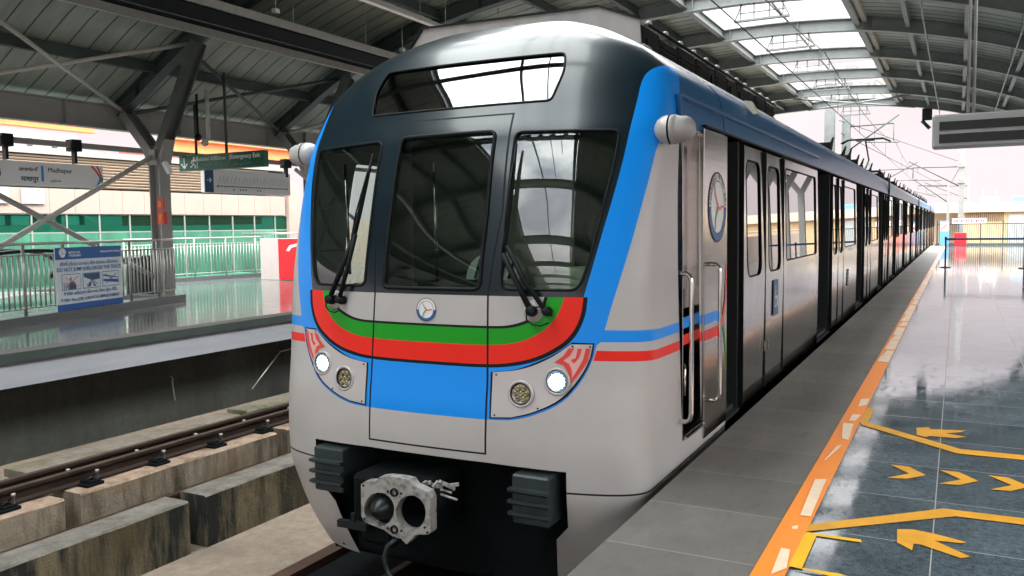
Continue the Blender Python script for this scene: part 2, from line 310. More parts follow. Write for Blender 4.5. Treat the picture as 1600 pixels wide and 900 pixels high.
    def lathe(s,prof,c,axis=(0,-1,0),n=24,mi=0,mis=None):
        """prof list of (radius, offset along axis)"""
        ax=Vector(axis).normalized(); q=ax.cross(Vector((0,0,1)))
        if q.length<.01:q=Vector((1,0,0))
        q.normalize(); t=ax.cross(q); c=Vector(c); vs=[]
        for r,h in prof:
            for k in range(n): a=2*math.pi*k/n; vs.append(c+ax*h+(q*math.cos(a)+t*math.sin(a))*r)
        for i in range(len(prof)-1):
            s.add(vs if i==0 else [],[],0)
            base=len(s.v)-len(vs) if i==0 else base
            for k in range(n):
                s.f.append((base+i*n+k,base+i*n+(k+1)%n,base+(i+1)*n+(k+1)%n,base+(i+1)*n+k)); s.m.append(mis[i] if mis else mi); s.sm.append(True)
        return s
    def sphere(s,c,r,n=12,mi=0,sc=(1,1,1)):
        vs=[];fs=[]
        for i in range(n+1):
            th=math.pi*i/n
            for k in range(2*n):
                ph=math.pi*k/n; vs.append((c[0]+r*sc[0]*math.sin(th)*math.cos(ph),c[1]+r*sc[1]*math.sin(th)*math.sin(ph),c[2]+r*sc[2]*math.cos(th)))
        for i in range(n):
            for k in range(2*n): fs.append((i*2*n+k,(i+1)*2*n+k,(i+1)*2*n+(k+1)%(2*n),i*2*n+(k+1)%(2*n)))
        return s.add(vs,fs,mi,True)
    def build(s,name,mats,parent=None,fix=True):
        me=bpy.data.meshes.new(name); me.from_pydata(s.v,[],s.f)
        if not isinstance(mats,(list,tuple)): mats=[mats]
        for m in mats: me.materials.append(M[m] if isinstance(m,str) else m)
        me.polygons.foreach_set('material_index',s.m); me.polygons.foreach_set('use_smooth',s.sm); me.validate(); me.update()
        if fix:
            import bmesh
            bm=bmesh.new(); bm.from_mesh(me); bmesh.ops.recalc_face_normals(bm,faces=bm.faces); bm.to_mesh(me); bm.free()
        o=bpy.data.objects.new(name,me); link(o,parent); return o
def local(o,parent):
    """keep world-space geometry when the parent Empty is not at the origin"""
    o.matrix_parent_inverse=Matrix.Translation(-Vector(parent.location)); return o
def B(mb,name,mats,parent=None,**k):
    o=mb.build(name,mats,parent,**k)
    if parent is not None: 
        p=parent
        while p.parent: p=p.parent
        if parent.parent is None: local(o,parent)
        elif parent.type=='EMPTY': local(o,parent)
    return o
def text(name,s,size,m,parent,origin,xdir,ydir,align='LEFT',depth=.002,bold=0,off=.002,fit=None):
    cu=bpy.data.curves.new(name,'FONT'); cu.body=s; cu.size=size; cu.align_x=align; cu.extrude=depth; cu.offset=bold; cu.resolution_u=3
    o=bpy.data.objects.new(name+'_tmp',cu); COL.objects.link(o)
    bpy.context.view_layer.update()
    me=bpy.data.meshes.new_from_object(o.evaluated_get(bpy.context.evaluated_depsgraph_get())); me.name=name
    bpy.data.objects.remove(o); bpy.data.curves.remove(cu)
    if fit:
        xs_=[v.co.x for v in me.vertices]; k_=fit/(max(xs_)-min(xs_)); me.transform(Matrix.Diagonal((k_,max(k_,.6),1,1)))
    X=Vector(xdir).normalized(); Y=Vector(ydir).normalized(); Z=X.cross(Y)
    R=Matrix((X,Y,Z)).transposed().to_4x4(); me.transform(Matrix.Translation(Vector(origin)+Z*off)@R)
    me.materials.clear(); me.materials.append(M[m])
    t=bpy.data.objects.new(name,me); link(t,parent)
    if parent is not None and parent.type=='EMPTY': local(t,parent)
    return t
def flat(mb,poly,z,mi=0):
    n=len(poly); tri=geometry.tessellate_polygon([[Vector((p[0],p[1],0)) for p in poly]])
    vs=[(p[0],p[1],z) for p in poly]
    fs=[]
    for t in tri:
        a,b,c=[Vector(vs[i]) for i in t]
        fs.append(tuple(t) if (b-a).cross(c-a).z>0 else tuple(t)[::-1])
    mb.add(vs,fs,mi); return mb
# ================================================================== STRUCTURE: ground, track bed, platforms
def struct(o): o['kind']='structure'; return o
g=MB(); g.box((-400,-200,-8.2),(400,900,-8.0)); struct(g.build('ground','ground'))
g=MB(); g.box((-12.9,-20,-2.1),(-0.2,95,-1.75)); struct(g.build('track_slab','conc_floor'))
g=MB(); g.box((-1.3,-20,-1.75),(6.6,63,-.004)); struct(g.build('platform_base','conc_wall'))
g=MB(); g.box((-1.556,-20,-.09),(-.79,62.8,0)); o=struct(g.build('platform_edge_paving','edgestone'))
g=MB(); g.box((-.79,-20,-.09),(6.6,62.8,0)); struct(g.build('platform_paving','granite'))
# painted line: orange with worn cream pieces
g=MB(); g.box((-.805,-20,.001),(-.662,62,.0045)); o=g.build('orange_floor_line','orange'); tag(o,'long orange painted line separating the grey edge stones from the dark granite','floor line')
marks=[[(345,425),(412,365),(394,365),(337,425)],[(300,505),(348,505),(283,660),(238,655)],[(160,790),(197,797),(185,875),(118,900),(140,840)],[(415,270),(460,275),(440,342),(412,335)],[(455,235),(490,237),(468,262),(440,262)],[(490,172),(527,168),(515,195),(478,205)],[(205,700),(230,697),(228,712),(206,712)]]
t=thing('worn_tape','pale cream worn tape patches lying along the orange line','floor tape',(-.72,5.5,.005))
for mk in marks:
    g=MB(); P=[at(1160+x*.3777,560+y*.3777,z=0) for x,y in mk]; flat(g,[(min(max(p[0],-.795),-.668),p[1]) for p in P],.0085); B(g,'tape_patch','cream_mark',t)
g=MB(); y=10.4
rnd=random.Random(4)
while y<50:
    l=rnd.uniform(.35,1.1); g2=rnd.uniform(.0,.25); flat(g,[(-.79+rnd.uniform(0,.02),y),(-.665,y),(-.665,y+l),(-.79+rnd.uniform(0,.06),y+l)],.0085); y+=l+g2
B(g,'tape_strip','cream_mark',t)
# yellow tape markings
def c6(x,y): p=at(1160+x*.3777,560+y*.3777,z=0); return (p[0],p[1])
def marking(label,polys,cat='floor marking',m='yellow',grp=None,name='floor_marking'):
    g=MB()
    for k,P in enumerate(polys): flat(g,P,.0052+.0025*k)
    o=g.build(name,m); tag(o,label,cat,grp)
marking('long yellow tape line bending in front of the near door position',[[(-.67,4.59),(-.04,5.17),(1.6,5.22),(1.6,5.10),(.02,5.06),(-.66,4.48)]])
marking('bright yellow tape bracket at the orange line in the near corner',[[(-.66,4.47),(-.40,4.48),(-.39,4.44),(-.66,4.435)],[(-.665,4.43),(-.605,4.43),(-.605,3.98),(-.665,3.97)],[(-.66,3.97),(-.45,3.98),(-.2,3.9),(-.2,3.86),(-.45,3.93)]],m='yellowb')
marking('nearest yellow arrow pointing back to the train edge',[[c6(x,y) for x,y in ((640,710),(705,711),(790,728),(927,764),(905,769),(795,757),(942,824),(905,831),(735,773),(708,770),(702,798),(640,765))]],grp='yellow floor arrows')
for k,(cx,w_) in enumerate(((-.25,'first'),(.04,'second'),(.31,'third'))):
    marking({'first':'yellow chevron closest to the orange line','second':'middle yellow chevron of the row of three','third':'yellow chevron nearest the right picture edge'}[w_],[[(cx-.11,5.98),(cx,5.98),(cx+.105,5.82),(cx,5.68),(cx-.11,5.66),(cx+.01,5.81)]],grp='yellow floor chevrons',name='floor_chevron')
marking('faded yellow tape line bending beyond the three chevrons',[[(-.66,7.76),(-.60,7.74),(-.60,7.2),(-.54,7.14),(.05,6.60),(1.6,6.6),(1.6,6.47),(.03,6.46),(-.64,7.08),(-.66,7.19)]])
marking('faded farther yellow arrow beyond the chevrons',[[c6(x,y) for x,y in ((720,290),(770,287),(778,295),(925,301),(905,308),(840,313),(928,327),(885,333),(775,324),(758,328),(720,319))]],grp='yellow floor arrows')
# left platform
g=MB(); g.box((-11.6,-20,-.05),(-24,62,0)); struct(g.build('left_platform_paving','granite2'))
g=MB(); g.box((-11.57,-20,-.18),(-12.2,62,-.05)); struct(g.build('left_platform_nosing','beamdk'))
g=MB(); g.box((-11.62,-20,-.54),(-12.2,62,-.18)); struct(g.build('left_platform_fascia','fascia'))
g=MB(); g.box((-12.2,-20,-1.75),(-24,62,-.05)); struct(g.build('left_platform_wall','conc_wall'))
# ---------------- tracks
def block(name,x0,x1,z0,z1,y0,y1,m,label,grp,chip=0):
    g=MB(); rn=random.Random(hash((round(x0,2),round(y0,2)))&255)
    n=max(2,int((y1-y0)/.25)); vs=[]
    for i in range(n+1):
        y=y0+(y1-y0)*i/n; j=lambda a:rn.uniform(-a,a)
        c=.012
        prof=[(x0,z0),(x1,z0),(x1+j(.004),z1-c-abs(j(chip))),(x1-c-abs(j(chip)),z1+j(.003)),(x0+c,z1+j(.003)),(x0,z1-c)]
        vs+=[(px,y,pz) for px,pz in prof]
    fs=[(i*6+k,i*6+(k+1)%6,(i+1)*6+(k+1)%6,(i+1)*6+k) for i in range(n) for k in range(6)]+[tuple(range(6))[::-1],tuple(n*6+k for k in range(6))]
    g.add(vs,fs)
    if len(m)>1: g.m=[1 if (j<n*6 and j%6 in (2,3,4)) else 0 for j in range(len(fs))]
    o=g.build(name,m); return tag(o,label,'concrete block',grp)
block('guard_wall',-7.36,-7.0,-1.75,-1.19,-2,6.0,['conc_stain','conc_top'],'nearest black-streaked concrete guard wall at the bottom left corner','stained guard walls',.01)
block('guard_wall',-7.36,-6.98,-1.75,-1.19,6.2,10.6,['conc_stain','conc_top'],'black-streaked concrete guard wall running behind the train nose','stained guard walls',.01)
block('guard_wall',-7.36,-6.98,-1.75,-1.19,10.8,30,['conc_stain','conc_top'],'farther guard wall hidden mostly behind the train','stained guard walls',.01)
block('track_plinth',-8.95,-8.29,-1.75,-1.2,-2,5.5,['conc_plinth','conc_ptop'],'pale rail plinth ending at the left picture edge','rail plinths',.012)
block('track_plinth',-8.95,-8.29,-1.75,-1.2,5.68,8.65,['conc_plinth','conc_ptop'],'long pale concrete rail plinth with brown stains between two gaps','rail plinths',.012)
block('track_plinth',-8.95,-8.29,-1.75,-1.2,8.85,30,['conc_plinth','conc_ptop'],'rail plinth touching the train outline beyond the second gap','rail plinths',.012)
block('edge_curb',-10.05,-9.62,-1.75,-1.2,-2,5.72,['conc_curb'],'low rough curb block below the far wall at left edge','curb blocks',.03)
block('edge_curb',-10.05,-9.62,-1.75,-1.2,5.92,9.3,['conc_curb'],'long rough concrete curb with green moss below the dark wall','curb blocks',.03)
block('edge_curb',-10.05,-9.62,-1.75,-1.17,9.42,30,['conc_curb'],'curb block nearest the train at the foot of the wall','curb blocks',.02)
block('track_plinth',-4.80,-3.6,-1.75,-1.22,-3,60,['under'],'dark concrete plinth carrying the rail under the train coupler','rail plinths',.004)
block('track_plinth',-2.6,-1.9,-1.75,-1.25,-3,60,['under'],'dark plinth under the train beside the right platform','rail plinths',.004)
def rail(x,zt,y0,y1,label,cat='rail',h=.16):
    g=MB(); z0=zt-h
    pr=[(-.07,0),(.07,0),(.07,.012),(.012,.03),(.012,h-.045),(.036,h-.035),(.036,h-.005),(.03,h),(-.03,h),(-.036,h-.005),(-.036,h-.035),(-.012,h-.045),(-.012,.03),(-.07,.012)]
    g.prism([(x+a,z0+b) for a,b in pr],'y',y0,y1)
    g.box((x-.031,y0,zt),(x+.031,y1,zt+.002),1)
    o=g.build('rail',['rustdk','rust']); return tag(o,label,cat,'steel rails')
rail(-8.62,-1.02,-2,60,'brown running rail bolted on the pale plinth')
rail(-9.15,-1.08,-2,60,'dark rail just in front of the rough curb')
rail(-8.18,-1.50,-2,60,'low dark red rail at the foot of the pale plinth')
rail(-3.83,-1.06,-3,60,'rail under the train on the coupler side')
rail(-2.39,-1.06,-3,60,'rail under the train on the platform side')
g=MB(); g.box((-4.80,-3,-1.216),(-4.66,60,-1.15)); tag(g.build('guard_angle','rust'),'brown steel angle along the dark plinth under the coupler','steel angle')
# rail fasteners
def fastener(y,label):
    t=thing('rail_fastener',label,'rail fastener',(-8.62,y,-1.2),'rail fasteners on the pale plinth')
    g=MB(); g.box((-.27,-.11,.0),(.22,.11,.035),bev=.008); g.box((.03,-.07,.035),(.2,.07,.06),bev=.008); g.box((-.2,-.07,.035),(-.05,.07,.06),bev=.008); o=g.build('base_plate','under'); link_=o; o.parent=t
    for sx in (-.15,.14):
        g=MB(); g.tube([(sx,-.06,.06),(sx+.03,-.02,.10),(sx,.02,.075),(sx-.03,.06,.10)],.012,8); g.build('clip','darkmetal').parent=t
    for sx,sy in ((.15,.07),(-.17,-.06)):
        g=MB(); g.lathe([(0,.13),(.022,.13),(.022,.10),(.012,.10),(.012,0)],(sx,sy,.03),axis=(0,0,1),n=8); g.build('bolt','pipe').parent=t
    return t
ys=[4.25,5.0,5.95,6.85,7.75,8.6,9.5,10.4]
labs=['rail fastener on plinth outside the left picture edge','rail fastener at far left on the short plinth end','rail fastener just right of the plinth gap','third visible rail fastener counted from left on the plinth','rail fastener above the dark stain mid plinth','rail fastener next to last before the train','rail fastener closest to the train outline','rail fastener hidden close behind the train nose']
for y,l in zip(ys[1:],labs[1:]): fastener(y,l)
# conduits on the wall
for yy,z0,z1,l in ((10.17,-1.35,-.95,'short thin conduit with a bent top on the dark wall'),(12.8,-1.5,-.85,'thin slanted drain pipe on the dark wall beside the train')):
    g=MB(); g.tube([(-12.1,yy,z0),(-12.1,yy-.04,z1-.1),(-12.12,yy-.02,z1),(-12.19,yy,z1+.02)] if yy<11 else [(-11.9,yy-1.0,-1.42),(-12.1,yy,z1),(-12.18,yy+.5,z1)],.012,8); tag(g.build('conduit','pipe'),l,'pipe','pipes on the wall')
# ================================================================== THE TRAIN
XC=-3.11
def pchip(xs,ys):
    n=len(xs);h=[xs[i+1]-xs[i] for i in range(n-1)];d=[(ys[i+1]-ys[i])/h[i] for i in range(n-1)]
    m=[0]*n;m[0]=d[0];m[-1]=d[-1]
    for i in range(1,n-1):
        if d[i-1]*d[i]>0:
            a=2*h[i]+h[i-1];b=h[i]+2*h[i-1];m[i]=(a+b)/(a/d[i-1]+b/d[i])
    def f(x):
        x=min(max(x,xs[0]),xs[-1]);i=min(max(bisect_right(xs,x)-1,0),n-2)
        t=(x-xs[i])/h[i];t2=t*t;t3=t2*t
        return (2*t3-3*t2+1)*ys[i]+(t3-2*t2+t)*h[i]*m[i]+(-2*t3+3*t2)*ys[i+1]+(t3-t2)*h[i]*m[i+1]
    return f
ZK=[-.85,-0.62,-0.35,-0.05,.15,.4,.64,1.16,1.7,2.2,2.36,2.6,2.77,2.95,3.06,3.15,3.19]
fy=pchip(ZK,[4.9,4.78,4.68,4.60,4.595,4.61,4.64,4.685,4.79,4.93,5.01,5.14,5.26,5.43,5.62,5.90,6.5])
fh=pchip(ZK,[1.29,1.36,1.42,1.45,1.45,1.45,1.45,1.45,1.445,1.435,1.43,1.39,1.25,.97,.74,.45,.02])
fd=pchip(ZK,[.33,.33,.33,.33,.33,.33,.33,.33,.33,.37,.41,.48,.52,.55,.55,.45,.3])
NSE=4.6;KX=.068;YEND=6.86
def yend(z): h=fh(z); return fy(z)+KX*h*h*(h/1.45)+fd(z)
def S(s,z,off=0):
    if off:
        e=2e-3; a=S(s-e,z);b=S(s+e,z);c=S(s,z-e);d=S(s,z+e); n=(b-a).cross(d-c); n.normalize()
        return S(s,z)+n*off
    h=fh(z);D=fd(z);y0=fy(z);a=abs(s)
    if a<=1:
        ph=a*math.pi/2;sx=math.sin(ph);cy=math.cos(ph);r=(sx**NSE+max(cy,0)**NSE)**(-1/NSE);X=h*sx*r;Yd=D*(1-cy*r);ex=0
    else: X=h;Yd=D;ex=(a-1)*(YEND-yend(z))
    return Vector((XC+math.copysign(X,s),y0+KX*X*X*(h/1.45)+Yd+ex,z))
def SN(s,z):
    e=2e-3; n=(S(s+e,z)-S(s-e,z)).cross(S(s,z+e)-S(s,z-e)); 
    return n.normalized() if n.length>0 else Vector((0,0,1))
def sy(y,z): return 1+(y-yend(z))/(YEND-yend(z))
def inpoly(x,y,P):
    c=False;j=len(P)-1
    for i in range(len(P)):
        xi,yi=P[i];xj,yj=P[j]
        if (yi>y)!=(yj>y) and x<(xj-xi)*(y-yi)/(yj-yi)+xi: c=not c
        j=i
    return c
def mirror(half): # half from bottom centre/right side going round to top centre
    return half+[(-x,y) for x,y in reversed(half) if abs(x)>1e-6]
def dens(P,st=.03,closed=True):
    out=[]
    n=len(P)
    for i in range(n if closed else n-1):
        a,b=P[i],P[(i+1)%n]; l=math.hypot((b[0]-a[0])*2.2,b[1]-a[1]); k=max(1,int(l/st))
        out+=[(a[0]+(b[0]-a[0])*j/k,a[1]+(b[1]-a[1])*j/k) for j in range(k)]
    if not closed: out.append(P[-1])
    return out
def rnd_poly(P,r,n=5):
    """round the corners; r in metres, s scaled by 2.2"""
    out=[];N=len(P);Q=[Vector((x*2.2,y)) for x,y in P]
    for i in range(N):
        p=Q[i];a=Q[i-1]-p;b=Q[(i+1)%N]-p
        rr=min(r,a.length*.45,b.length*.45);A=p+a.normalized()*rr;Bq=p+b.normalized()*rr
        for k in range(n+1):
            t=k/n; q=A*(1-t)**2+p*2*t*(1-t)+Bq*t*t; out.append((q.x/2.2,q.y))
    return out
def smooth(P,it=2):
    for _ in range(it):
        o=[P[0]]
        for i in range(len(P)-1):
            a,b=P[i],P[i+1]; o+=[(a[0]*.75+b[0]*.25,a[1]*.75+b[1]*.25),(a[0]*.25+b[0]*.75,a[1]*.25+b[1]*.75)]
        o.append(P[-1]); P=o
    return P
# --- livery outlines (s,z)
cut=mirror([(0,.098),(.397,.082),(.396,-.289),(.367,-.387),(.374,-.66),(.40,-.9)])[::1]
cut=[(-.374,-.9),(-.374,-.84),(-.367,-.66),(-.367,-.387),(-.396,-.289),(-.397,.082),(-.2,.098),(0,.1),(.2,.098),(.397,.082),(.396,-.289),(.367,-.387),(.367,-.66),(.374,-.84),(.374,-.9)]
mh=smooth([(.427,1.162),(.444,1.337),(.469,1.611),(.489,1.808),(.509,2.028),(.52,2.212),(.528,2.40),(.54,2.538),(.575,2.615),(.66,2.655),(.787,2.678),(1.125,2.700),(2.02,2.72)],2)
maskP=mirror([(0,1.162)]+mh+[(2.02,3.3),(0,3.3)])
uo=[(.427,1.162),(.423,1.043),(.398,.911),(.354,.825),(.31,.772),(.262,.742),(.2,.722),(0,.722)]
uk=[(.437,1.162),(.433,1.035),(.407,.895),(.361,.806),(.315,.751),(.266,.72),(.2,.701),(0,.701)]
ui=[(.383,1.162),(.37,1.048),(.339,.947),(.28,.869),(.2,.845),(0,.845)]
ug=[(.345,1.162),(.337,1.066),(.315,1.009),(.26,.96),(.2,.953),(0,.953)]
uc=[(.337,1.162),(.329,1.072),(.307,1.024),(.257,.977),(.2,.969),(0,.969)]
def U(h): h=smooth(h,2); return h+[(-x,y) for x,y in reversed(h[:-1])]
Uo,Uk,Ui,Ug,Uc=[U(q) for q in (uo,uk,ui,ug,uc)]
bl=smooth([(0,.372),(.203,.373),(.266,.380),(.319,.418),(.382,.498),(.422,.62),(.45,.755),(.462,.867)],2)
bo=smooth([(.474,.891),(.482,.966),(.503,1.141),(.542,1.413),(.585,1.687),(.631,1.906),(.683,2.124),(.8,2.20),(1.06,2.228),(1.4,2.27),(2.02,2.325)],1)
blueP=bl+bo+[(2.02,2.74),(0,2.74)]
blueF=mirror(blueP)
sbR=[(.44,.875),(.474,.888),(1.03,.878),(2.02,.858),(2.02,.925),(1.03,.945),(.482,.962),(.44,.962)]
srR=[(.454,.773),(.93,.757),(2.02,.728),(2.02,.800),(.92,.82),(.462,.836)]
# windows
wR=rnd_poly([(.228,1.205),(.405,1.205),(.420,1.25),(.437,1.395),(.460,1.69),(.481,1.969),(.490,2.20),(.228,2.222)],.05)
wL=[(-x,y) for x,y in wR]
wD=rnd_poly([(-.160,1.20),(.166,1.20),(.172,1.7),(.168,2.235),(-.158,2.235),(-.160,1.7)],.045)
dst=rnd_poly([(-.30,2.425),(.305,2.425),(.345,2.768),(-.338,2.775)],.03)
lw=[( -sy(y,1.7),z) for y,z in rnd_poly([(5.68,1.14),(6.22,1.14),(6.22,2.15),(5.68,2.15)],.05)]
cdoor=[(sy(y,z),z) for y,z in ((5.64,.13),(6.12,.13),(6.12,2.24),(5.64,2.24))]
holes=[cut,wR,wL,wD,dst,lw,cdoor]
doorO=[(.200,.148),(.200,.6),(.195,1.16),(.204,1.4),(.218,1.703),(.2125,2.357)]; doorO=[(-x*.985,y) for x,y in doorO]+doorO[::-1]
doorI=[(.1945,.160),(.1945,.6),(.1895,1.16),(.1985,1.4),(.2125,1.703),(.2065,2.345)]; doorI=[(-x*.985,y) for x,y in doorI]+doorI[::-1]
def cdt_patch(loops,region,holes,srange,zlist,sstep,name,mats,parent,off=0,offs=None):
    pts=[];edges=[]
    def addloop(P,closed=True):
        P=dens(P); b=len(pts); pts.extend(Vector((x*2.2,y)) for x,y in P); n=len(P)
        edges.extend((b+i,b+(i+1)%n) for i in range(n if closed else n-1))
    for l in loops: addloop(l)
    s0,s1=srange; n=int((s1-s0)/sstep)
    for z in zlist:
        for i in range(n+1):
            s=s0+(s1-s0)*i/n
            if s0<s<s1 and abs(abs(s)-round(abs(s),6))<1: pts.append(Vector((s*2.2,z)))
    r=geometry.delaunay_2d_cdt(pts,edges,[],0,1e-5)
    V,Fc=r[0],r[2]
    vs=[(v.x/2.2,v.y) for v in V]; faces=[];mi=[]
    for f in Fc:
        cx=sum(vs[i][0] for i in f)/len(f);cz=sum(vs[i][1] for i in f)/len(f)
        k=region(cx,cz)
        if k is None: continue
        faces.append(tuple(f)); mi.append(k)
    used=sorted({i for f in faces for i in f}); mp={i:j for j,i in enumerate(used)}
    co=[S(vs[i][0],vs[i][1],off) for i in used]; nn=[SN(vs[i][0],vs[i][1]) for i in used]
    me=bpy.data.meshes.new(name); me.from_pydata([tuple(c) for c in co],[],[tuple(mp[i] for i in f) for f in faces])
    for m in mats: me.materials.append(M[m])
    me.polygons.foreach_set('material_index',mi); me.polygons.foreach_set('use_smooth',[True]*len(faces)); me.update()
    # orient outward
    bad=sum(1 for p in me.polygons if p.normal.dot(nn[p.vertices[0]])<0)
    if bad>len(me.polygons)/2: me.flip_normals()
    me.normals_split_custom_set_from_vertices([tuple(n) for n in nn])
    o=bpy.data.objects.new(name,me); link(o,parent); return o
train=thing('metro_train','silver metro train with blue, red and green nose standing at the right platform','train',(XC,4.6,-1.06))
def TP(mb,name,mats,parent=None,**k): return B(mb,name,mats,parent or train,**k)
zl=[-.85+.05*i for i in range(76)]; zl=[z for z in zl if z<2.9]+[2.9,2.93,2.96,2.99,3.02,3.045,3.07,3.09,3.11,3.13,3.145,3.16,3.172,3.183,3.19]
BODY=['silver','blue','mask','red','green','black','roofm','bluedk']
def region(s,z):
    if z<-.84 or z>3.19 or abs(s)>2: return None
    for h in holes:
        if inpoly(s,z,h): return None
    if z>1.162 and inpoly(s,z,maskP): 
        if inpoly(s,z,doorO) and not inpoly(s,z,doorI): return 5
        return 6 if (abs(s)>1.25 ) else 2
    if inpoly(s,z,doorO) and not inpoly(s,z,doorI): return 5
    if z<1.162:
        if inpoly(s,z,Uc): return 0
        if inpoly(s,z,Ug): return 5
        if inpoly(s,z,Ui): return 4
        if inpoly(s,z,Uo): return 3
        if inpoly(s,z,Uk): return 5
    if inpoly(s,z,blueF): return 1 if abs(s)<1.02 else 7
    a=abs(s)
    if inpoly(a,z,sbR): return 1
    if inpoly(a,z,srR): return 3
    if -.058<z<-.046 : return 5
    return 0
mir=lambda P:[(-x,y) for x,y in P]
seamL=[(-2.0,-.058),(2.0,-.058),(2.0,-.046),(-2.0,-.046)]
nose=cdt_patch([[(-2,-.84),(2,-.84),(2,3.19),(-2,3.19)],cut[1:-1],wR,wL,wD,dst,lw,cdoor,maskP,Uo,Uk,Ui,Ug,Uc,blueF,sbR,mir(sbR),srR,mir(srR),seamL,doorO,doorI],region,holes,(-2,2),zl,.022,'nose_body',BODY,train)
local(nose,train)
nose.data.materials[0]=M['silver']
# window panes, gaskets
def pane(name,P,off,mats,lab=None):
    zs=[z for z in zl if min(y for _,y in P)<z<max(y for _,y in P)]
    xs=[x for x,_ in P]
    o=cdt_patch([P],lambda s,z:0 if inpoly(s,z,P) else None,[],(min(xs),max(xs)),zs,.03,name,mats,train,off); local(o,train)
    if lab: o['label']=lab
    return o
def gasket(P,parent,r=.009,off=.001,m='black',name='gasket'):
    g=MB(); g.tube([S(x,y,off) for x,y in dens(P,.03)],r,6,closed=True); return g.build(name,m,parent)
p1=pane('windscreen_pane',wR,-.010,['wglass'],'right windscreen pane beside the blue pillar'); gasket(wR,p1)
p2=pane('windscreen_pane',wL,-.010,['wglass'],'left windscreen pane you can see through to the platform'); gasket(wL,p2)
p3=pane('front_door_window',wD,-.012,['wglass']); gasket(wD,p3,.014)
M['dglass']=glass('destination_glass',(.06,.09,.09),.16)
p4=pane('destination_window',dst,-.010,['dglass']); gasket(dst,p4,.008)
pl=pane('cab_side_window',lw,-.012,['clear'])
# destination indicator behind the glass
g=MB(); P=[(-.30,2.43),(.30,2.43),(.335,2.76),(-.33,2.76)]
g.add([S(x,y,-.06) for x,y in [( -.3+.06*i,2.43+.08*j) for j in range(5) for i in range(11)]],[(j*11+i,j*11+i+1,(j+1)*11+i+1,(j+1)*11+i) for j in range(4) for i in range(10)],0,True); d=TP(g,'destination_display','saloon',p4)
g=MB()
for i in range(7):
    for j in range(7):
        if (i-3)**2+(j-3)**2<11: g.sphere(S(-.235+i*.0065,2.50+j*.021,-.045),.007,4)
TP(g,'led_digit','ledamber',d)
# --- cab interior
g=MB(); g.box((XC-1.38,4.95,.1),(XC+1.38,YEND-.05,1.0),0); TP(g,'cab_floor','darkin')
g=MB(); g.prism([(4.86,.5),(4.86,1.13),(5.05,1.16),(5.45,1.10),(5.5,.5)],'x',XC-1.2,XC+1.2); TP(g,'driver_desk','darkin')
g=MB(); g.box((XC-1.38,6.55,.9),(XC-.45,6.6,2.5)); g.box((XC-.45,6.55,2.42),(XC+.25,6.6,2.5)); g.box((XC+.25,6.55,.9),(XC+1.36,6.6,2.5)); g.box((XC-.45,6.56,.9),(XC+.25,6.59,2.6),1); g.box((XC-.42,6.4,2.35),(XC+.2,6.5,2.8),0)
g.box((XC-1.4,5.6,2.42),(XC+1.4,6.6,2.46),1); TP(g,'cab_bulkhead',['darkin','cream'])
g=MB(); g.tube([(XC-.32,5.3,1.2),(XC-.30,5.25,2.1)],.012,8); g.tube([(XC-1.1,5.25,1.25),(XC-1.08,5.2,2.1)],.012,8); TP(g,'cab_handrail','chrome')
g=MB(); 
pts=[(XC+.12+.22*math.cos(a),5.6,1.22+.2*math.sin(a)) for a in [math.pi*i/10 for i in range(11)]]
g.prism([(p[0],p[2]) for p in pts],'y',5.35,5.5); seat=TP(g,'driver_seat','stripew')
g=MB()
for k in range(5): g.beam((XC-.02+k*.07,5.34,1.23),(XC+.03+k*.07,5.34,1.37),.018,.006,0,(0,1,0))
g.build('seat_stripe','black',seat)
g=MB(); g.box((XC+.55,5.2,1.14),(XC+1.05,5.25,1.33)); TP(g,'cab_tray','cream')
# --- dark underframe behind the nose cut-out
g=MB(); g.box((XC-1.0,4.95,-.80),(XC+1.15,5.1,.06)); g.box((XC-1.25,5.3,-.55),(XC+1.3,80,-.12)); g.box((XC-1.2,5.1,-.9),(XC+1.2,7.5,-.3))
g.box((XC-1.30,4.95,-.02),(XC+1.30,80,.08)); TP(g,'underframe','under')
for sx in (-1,1):
    g=MB(); g.tube([(XC+sx*.72-.07,7.0,-.62),(XC+sx*.72+.07,7.0,-.62)],.43,28); TP(g,'wheel','darkmetal')
# anticlimbers (ribbed buffers)
for sx,lab in ((-1,'left ribbed buffer'),(1,'right ribbed buffer')):
    xa,xb=XC+sx*.67,XC+sx*.93; x0,x1=min(xa,xb),max(xa,xb)
    g=MB(); g.box((x0,4.57,-.255),(x1,5.0,.06),bev=.012)
    for k in range(3): 
        zz=-.02-.075*k; g.prism([(4.57,zz),(4.53,zz-.002),(4.53,zz-.018),(4.57,zz-.04)],'x',x0-.01,x1+.01)
    M.setdefault('bufm',mat('buffer_dark_grey',(.028,.04,.042),.45,.2,nscale=10,namt=.2))
    TP(g,'buffer','bufm')['label']=lab
# skirts' inner edge thickness
# coupler -------------------------------------------------------------
YC=4.26
def cp(x,y): p=at(540+x*.2,720+y*.2,y=YC); return (p[0],p[2])
outl=[(120,185),(150,162),(238,160),(262,128),(320,122),(420,132),(500,150),(530,195),(640,245),(662,295),(665,555),(645,575),(545,578),(475,652),(430,605),(380,600),(300,540),(200,500),(150,480),(122,430)]
cpl=thing('x','x','x'); bpy.data.objects.remove(cpl)
g=MB(); g.box((XC-.5,4.45,-.42),(XC+.1,5.2,-.05),bev=.03); g.tube([(XC-.22,4.4,-.25),(XC-.1,5.4,-.25)],.13,14); cpl=TP(g,'coupler','under')
